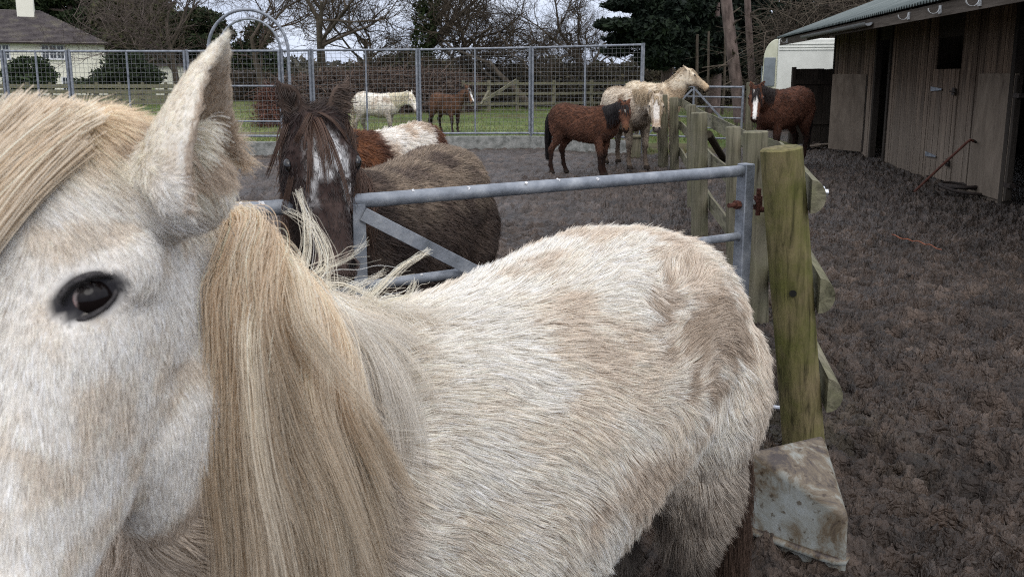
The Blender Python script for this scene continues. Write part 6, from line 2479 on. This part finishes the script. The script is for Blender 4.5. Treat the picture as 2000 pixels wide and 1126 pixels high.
# ------------------------------------------------------------------ hedges: tangled bramble and scrub
def hedge(name, label, u0, u1, Y0, Y1, v_top, depth, n, seed, cols, twig=(0.07, 0.045, 0.03), leafy=0.4, size=0.09, twig_len=0.9, zb=-0.15):
    g = np.random.default_rng(seed)
    a, b = at(u0, 160, Y0), at(u1, 160, Y1)
    root = empty(name, (a[0], a[1], zb), 0, label, 'hedge')
    o = np.array([a[0], a[1], zb])
    t = g.random(n)
    base = lerp(np.array([a[0], a[1], 0])[None], np.array([b[0], b[1], 0])[None], t[:, None])
    vt = np.interp(t, np.linspace(0, 1, len(v_top)), v_top)
    Yc = lerp(Y0, Y1, t)
    H = CAM_H - (vt - HZ) / FPX * Yc - zb
    H = H * (1 + 0.10 * vnoise(np.stack([t * 40, t * 0, t * 0], 1), 1.0, seed) + 0.07 * vnoise(np.stack([t * 150, t * 0, t * 0], 1), 1.0, seed + 1))
    hz = g.random(n) ** 0.8
    P = base + np.stack([g.normal(0, 0.15, n), g.normal(0, 1, n) * depth * 0.4 * (1 - 0.6 * hz ** 2), hz * H], 1)
    P[:, 2] += zb
    nt = int(n * (1 - leafy))
    d = nrm(g.normal(0, 1, (nt, 3)) * np.array([1, 1, 0.8]) + np.array([0, 0, 0.6]))
    bend = g.normal(0, 0.6, (nt, 3)) - np.array([0, 0, 0.8])
    L = twig_len * (0.35 + 0.9 * g.random(nt))[:, None]
    q = P[:nt] - o - d * L * 0.4
    pts = np.stack([q + d * L * s_ + bend * L * 0.5 * s_ * s_ for s_ in np.linspace(0, 1, 4)], 1)
    c = np.array(twig) * (1 + 0.4 * g.normal(0, 1, (nt, 1))).clip(0.3, 2.2)
    curves_obj('stems', pts, radii(nt, 4, 0.010 * Y0 / 40 + 0.002, g, 0.5), c, M_TWIG, root)
    nl = n - nt
    Q = P[nt:] - o
    aa = nrm(g.normal(0, 1, (nl, 3)))
    bb = nrm(np.cross(aa, g.normal(0, 1, (nl, 3))))
    s = size * (0.6 + 0.8 * g.random(nl))[:, None]
    v = np.stack([Q - aa * s, Q + bb * s * 0.5, Q + aa * s, Q - bb * s * 0.5], 1).reshape(-1, 3)
    me = bpy.data.meshes.new('leaves')
    me.from_pydata(v.tolist(), [], np.arange(nl * 4).reshape(-1, 4).tolist())
    k = np.clip(0.5 + 0.6 * fbm(Q, 0.9, 3, seed + 3) + 0.2 * g.normal(0, 1, nl), 0, 1)
    cc = np.array([np.interp(k, np.linspace(0, 1, len(cols)), [c_[j] for c_ in cols]) for j in range(3)]).T
    paint(me, np.repeat(cc, 4, 0))
    me.materials.append(M_LEAFY)
    lo = bpy.data.objects.new('leaves', me)
    col.objects.link(lo)
    lo.parent = root
    return root


hedge('bramble_hedge', 'reddish brown bramble hedge at the back of the field behind the white pony', 525, 925, 33, 34, [168, 150, 140, 138, 140, 142, 150], 1.8, 26000, 301, [(0.040, 0.029, 0.022), (0.085, 0.060, 0.047), (0.13, 0.10, 0.075)], (0.105, 0.075, 0.060), 0.55, 0.075)
hedge('scrub_hedge', 'dull green brown scrub hedge running right behind the timber field fence', 900, 1470, 39, 42, [138, 132, 135, 130, 134, 140, 132, 128], 2.0, 30000, 305, [(0.020, 0.022, 0.012), (0.048, 0.044, 0.024), (0.080, 0.066, 0.038)], (0.06, 0.05, 0.038), 0.6, 0.09)
hedge('ivy_thicket', 'dark ivy thicket wrapped round the foot of the middle oaks', 680, 905, 36, 36.5, [150, 128, 116, 108, 112, 120, 132, 150], 1.4, 17000, 309, [(0.014, 0.018, 0.009), (0.034, 0.038, 0.018), (0.065, 0.062, 0.03)], (0.07, 0.055, 0.038), 0.5, 0.085)
hedge('scrub_hedge', 'far brown hedge closing the field left of the arch', 380, 600, 50, 48, [150, 145, 140, 150, 145], 1.5, 9000, 311, [(0.03, 0.024, 0.016), (0.06, 0.05, 0.03), (0.09, 0.075, 0.045)], (0.07, 0.055, 0.04), 0.55, 0.1)
hedge('dead_shrub', 'round russet dead shrub just left of the mesh gateway post', 515, 548, 24, 24, [178, 168, 172], 0.9, 2600, 313, [(0.06, 0.03, 0.02), (0.12, 0.06, 0.04)], (0.12, 0.06, 0.045), 0.3, 0.05, 0.5)
hedge('bare_shrub', 'pale bare brushwood spilling over the stable roof edge', 1500, 1780, 26, 24, [40, 10, -20, -40, -60], 1.6, 2200, 317, [(0.05, 0.035, 0.024), (0.09, 0.07, 0.05)], (0.095, 0.078, 0.06), 0.06, 0.05, 2.6)
g_ = np.random.default_rng(5)


def bush(name, label, blobs_px, Y, n, size, cols, seed):
    g = np.random.default_rng(seed)
    u, v = blobs_px[0][:2]
    p = at(u, v, Y)
    root = empty(name, (p[0], Y, -0.2), 0, label, 'bush')
    o = np.array([p[0], Y, -0.2])
    k = Y / FPX
    bl = [(at(u, v, Y) - o, (w * k, 0.8 * w * k, h * k)) for u, v, w, h in blobs_px]
    leaves('leaves', bl, n, size, g, cols, root)
    mb = MB()
    for c, r in bl: mb.tube([(c[0] * 0.6, 0, 0), (c[0] * 0.8, 0, c[2] * 0.5), tuple(c)], [0.06, 0.05, 0.02], 6)
    mb.build('stems', M_BARK, root, True)


bush('climber_bush', 'rounded dark green bush against the left front of the cream house', [(58, 130, 42, 20), (30, 150, 26, 28), (85, 150, 26, 28), (58, 160, 46, 22)], 46, 5200, 0.12, [(0.010, 0.018, 0.008), (0.026, 0.042, 0.016), (0.05, 0.07, 0.03)], 401)
bush('yew_bush', 'big dark green bush right of the cream house wall', [(250, 135, 46, 40), (285, 150, 36, 24), (215, 155, 40, 22), (170, 168, 36, 14)], 44, 6500, 0.12, [(0.008, 0.013, 0.007), (0.02, 0.03, 0.013), (0.04, 0.052, 0.024)], 403)


# ------------------------------------------------------------------ house
def house():
    Y = 60.0
    k = Y / FPX
    xr = at(203, 90, Y)[0]
    M_CREAM = noise_mat("cream render", [(0.74, 0.72, 0.61), (0.82, 0.80, 0.69)], 1.2, rough=(0.8, 0.95))
    M_SLATE = noise_mat("lichened roof tiles", [(0.050, 0.042, 0.044), (0.095, 0.082, 0.082), (0.16, 0.145, 0.11)], 1.4, detail=9, rough=(0.8, 0.9), bump=0.5, bump_scale=12)
    M_WF = noise_mat("white window frame", [(0.62, 0.63, 0.65), (0.72, 0.73, 0.75)], 3)
    M_GL = noise_mat("dark house window", [(0.02, 0.025, 0.03), (0.05, 0.06, 0.07)], 2, rough=(0.08, 0.15), spec=0.6)
    hz_ = R(26.5)
    hc, hs = math.cos(hz_), math.sin(hz_)
    root = empty('house', (xr, Y, 0), hz_, 'cream rendered house with hipped tiled roof and pale chimney', 'house')
    W, D = 16.0, 8.0

    def loc(u, v, dy=0.0):
        # where the sight line meets the wall (or a plane dy behind it): x along the wall, height
        d = ray(u, v)
        p0 = np.array([xr - dy * hs, Y + dy * hc])
        A = np.array([[d[0], -hc], [d[1], -hs]])
        t, s = np.linalg.solve(A, p0)
        return s, CAM_H + t * d[2]
    ze = loc(203, 85)[1]
    MB().box((-W, 0, -1.5), (0, D, ze)).build('wall', M_CREAM, root)
    zr = loc(78, 21, D / 2)[1]
    ov = 0.35
    e = [(-W - ov, -ov, ze), (ov, -ov, ze), (ov, D + ov, ze), (-W - ov, D + ov, ze)]
    xrid = loc(78, 21, D / 2)[0]
    rid = [(xrid, D / 2, zr), (-W + 3, D / 2, zr)]
    rf = MB().add(e + rid, [(0, 1, 4, 5), (1, 2, 4), (2, 3, 5, 4), (3, 0, 5), (3, 2, 1, 0)]).build('roof', M_SLATE, root)
    # courses of tiles
    mb = MB()
    for i in range(1, 26):
        t = i / 26
        a = lerp(np.array(e[0]), np.array(rid[1]), t)
        b = lerp(np.array(e[1]), np.array(rid[0]), t)
        mb.bar(a + [0, -0.012, 0.012], b + [0, -0.012, 0.012], 0.05, 0.03)
        c = lerp(np.array(e[2]), np.array(rid[0]), t)
        mb.bar(b + [0.012, 0, 0.012], c + [0.012, 0, 0.012], 0.05, 0.03)
    mb.build('tile_courses', M_SLATE, rf)
    mb = MB()
    mb.bar(np.array(e[0]) + [0, -0.04, -0.07], np.array(e[1]) + [0.04, -0.04, -0.07], 0.11, 0.12)
    mb.bar(np.array(e[1]) + [0.04, -0.04, -0.07], np.array(e[2]) + [0.04, 0, -0.07], 0.11, 0.12)
    mb.build('gutter', M_RUSTY_DARK, root)
    cx = loc(49, 10, 3.4)[0]
    ch = MB()
    ch.box((cx - 0.55, 3.0, zr - 1.2), (cx + 0.55, 4.0, zr + 1.5))
    ch.build('chimney', M_CREAM, rf, bevel=0.02)
    MB().box((cx - 0.63, 2.92, zr + 1.5), (cx + 0.63, 4.08, zr + 1.68)).build('chimney_cap', M_CREAM, rf)

    def win(u0, u1, v0, v1, lights):
        x0, z1 = loc(u0, v0)
        x1, z0 = loc(u1, v1)
        f = MB()
        f.box((x0 - 0.06, -0.05, z0 - 0.06), (x1 + 0.06, -0.003, z0)).box((x0 - 0.06, -0.05, z1), (x1 + 0.06, -0.003, z1 + 0.06))
        n = lights
        for i in range(n + 1):
            x = lerp(x0, x1, i / n)
            f.box((x - 0.05, -0.048, z0), (x + 0.05, -0.004, z1))
        for i in range(n):
            a, b = lerp(x0, x1, i / n) + 0.05, lerp(x0, x1, (i + 1) / n) - 0.05
            m = (a + b) / 2
            f.box((m - 0.015, -0.040, z0), (m + 0.015, -0.005, z1))
            for t in (0.33, 0.67):
                z = lerp(z0, z1, t)
                f.box((a, -0.038, z - 0.015), (b, -0.006, z + 0.015))
        w = f.build('window', M_WF, root)
        MB().box((x0, -0.02, z0), (x1, -0.002, z1)).build('pane', M_GL, w)
        MB().box((x0 - 0.12, -0.13, z0 - 0.14), (x1 + 0.12, -0.001, z0 - 0.063)).build('sill', M_WF, w)
    win(80, 127, 89, 114, 3)
    win(-26, 20, 88, 114, 3)
    win(121, 137, 152, 178, 1)
    win(-130, -80, 88, 114, 3)
    # outbuilding wall beside the house
    p0, p1 = at(300, 130, 62), at(408, 128, 62)
    ob = empty('outbuilding', (p0[0], 62, 0), 0, 'low cream walled outbuilding right of the house behind the yew', 'outbuilding')
    MB().box((0, 0, -1.5), (p1[0] - p0[0], 4, p0[2])).build('wall', M_CREAM, ob)
    MB().box((-0.2, -0.25, p0[2]), (p1[0] - p0[0] + 0.2, 4.2, p0[2] + 0.16)).build('roof', M_SLATE, ob)
    # shed and parked car seen through the gateway
    q = at(478, 165, 50)
    sh = empty('garden_shed', (q[0], 50, -0.3), 0, 'small grey shed glimpsed through the mesh gateway', 'shed')
    MB().box((-0.9, 0, 0), (0.7, 1.8, 1.75)).build('wall', M_CONC, sh)
    MB().add([(-1.0, -0.1, 1.752), (0.8, -0.1, 1.752), (0.8, 1.9, 1.752), (-1.0, 1.9, 1.752), (-1.0, 0.9, 2.1), (0.8, 0.9, 2.1)], [(0, 1, 5, 4), (2, 3, 4, 5), (1, 2, 5), (3, 0, 4), (3, 2, 1, 0)]).build('roof', M_SLATE, sh)


house()


def far_wood():
    """the distant tree line that closes the view"""
    g = np.random.default_rng(77)
    bl = []
    for i in range(120):
        u = g.uniform(-900, 2900)
        Y = g.uniform(110, 170)
        h = g.uniform(3.0, 5.0)
        p = at(u, 150, Y)
        bl.append(((p[0], Y, h * 0.45), (g.uniform(5, 10), 4, h * 0.6)))
    o = leaves('far_wood', bl, 26000, 0.7, g, [(0.035, 0.034, 0.026), (0.06, 0.055, 0.040), (0.085, 0.078, 0.055)], None)
    tag(o, kind='stuff')


far_wood()
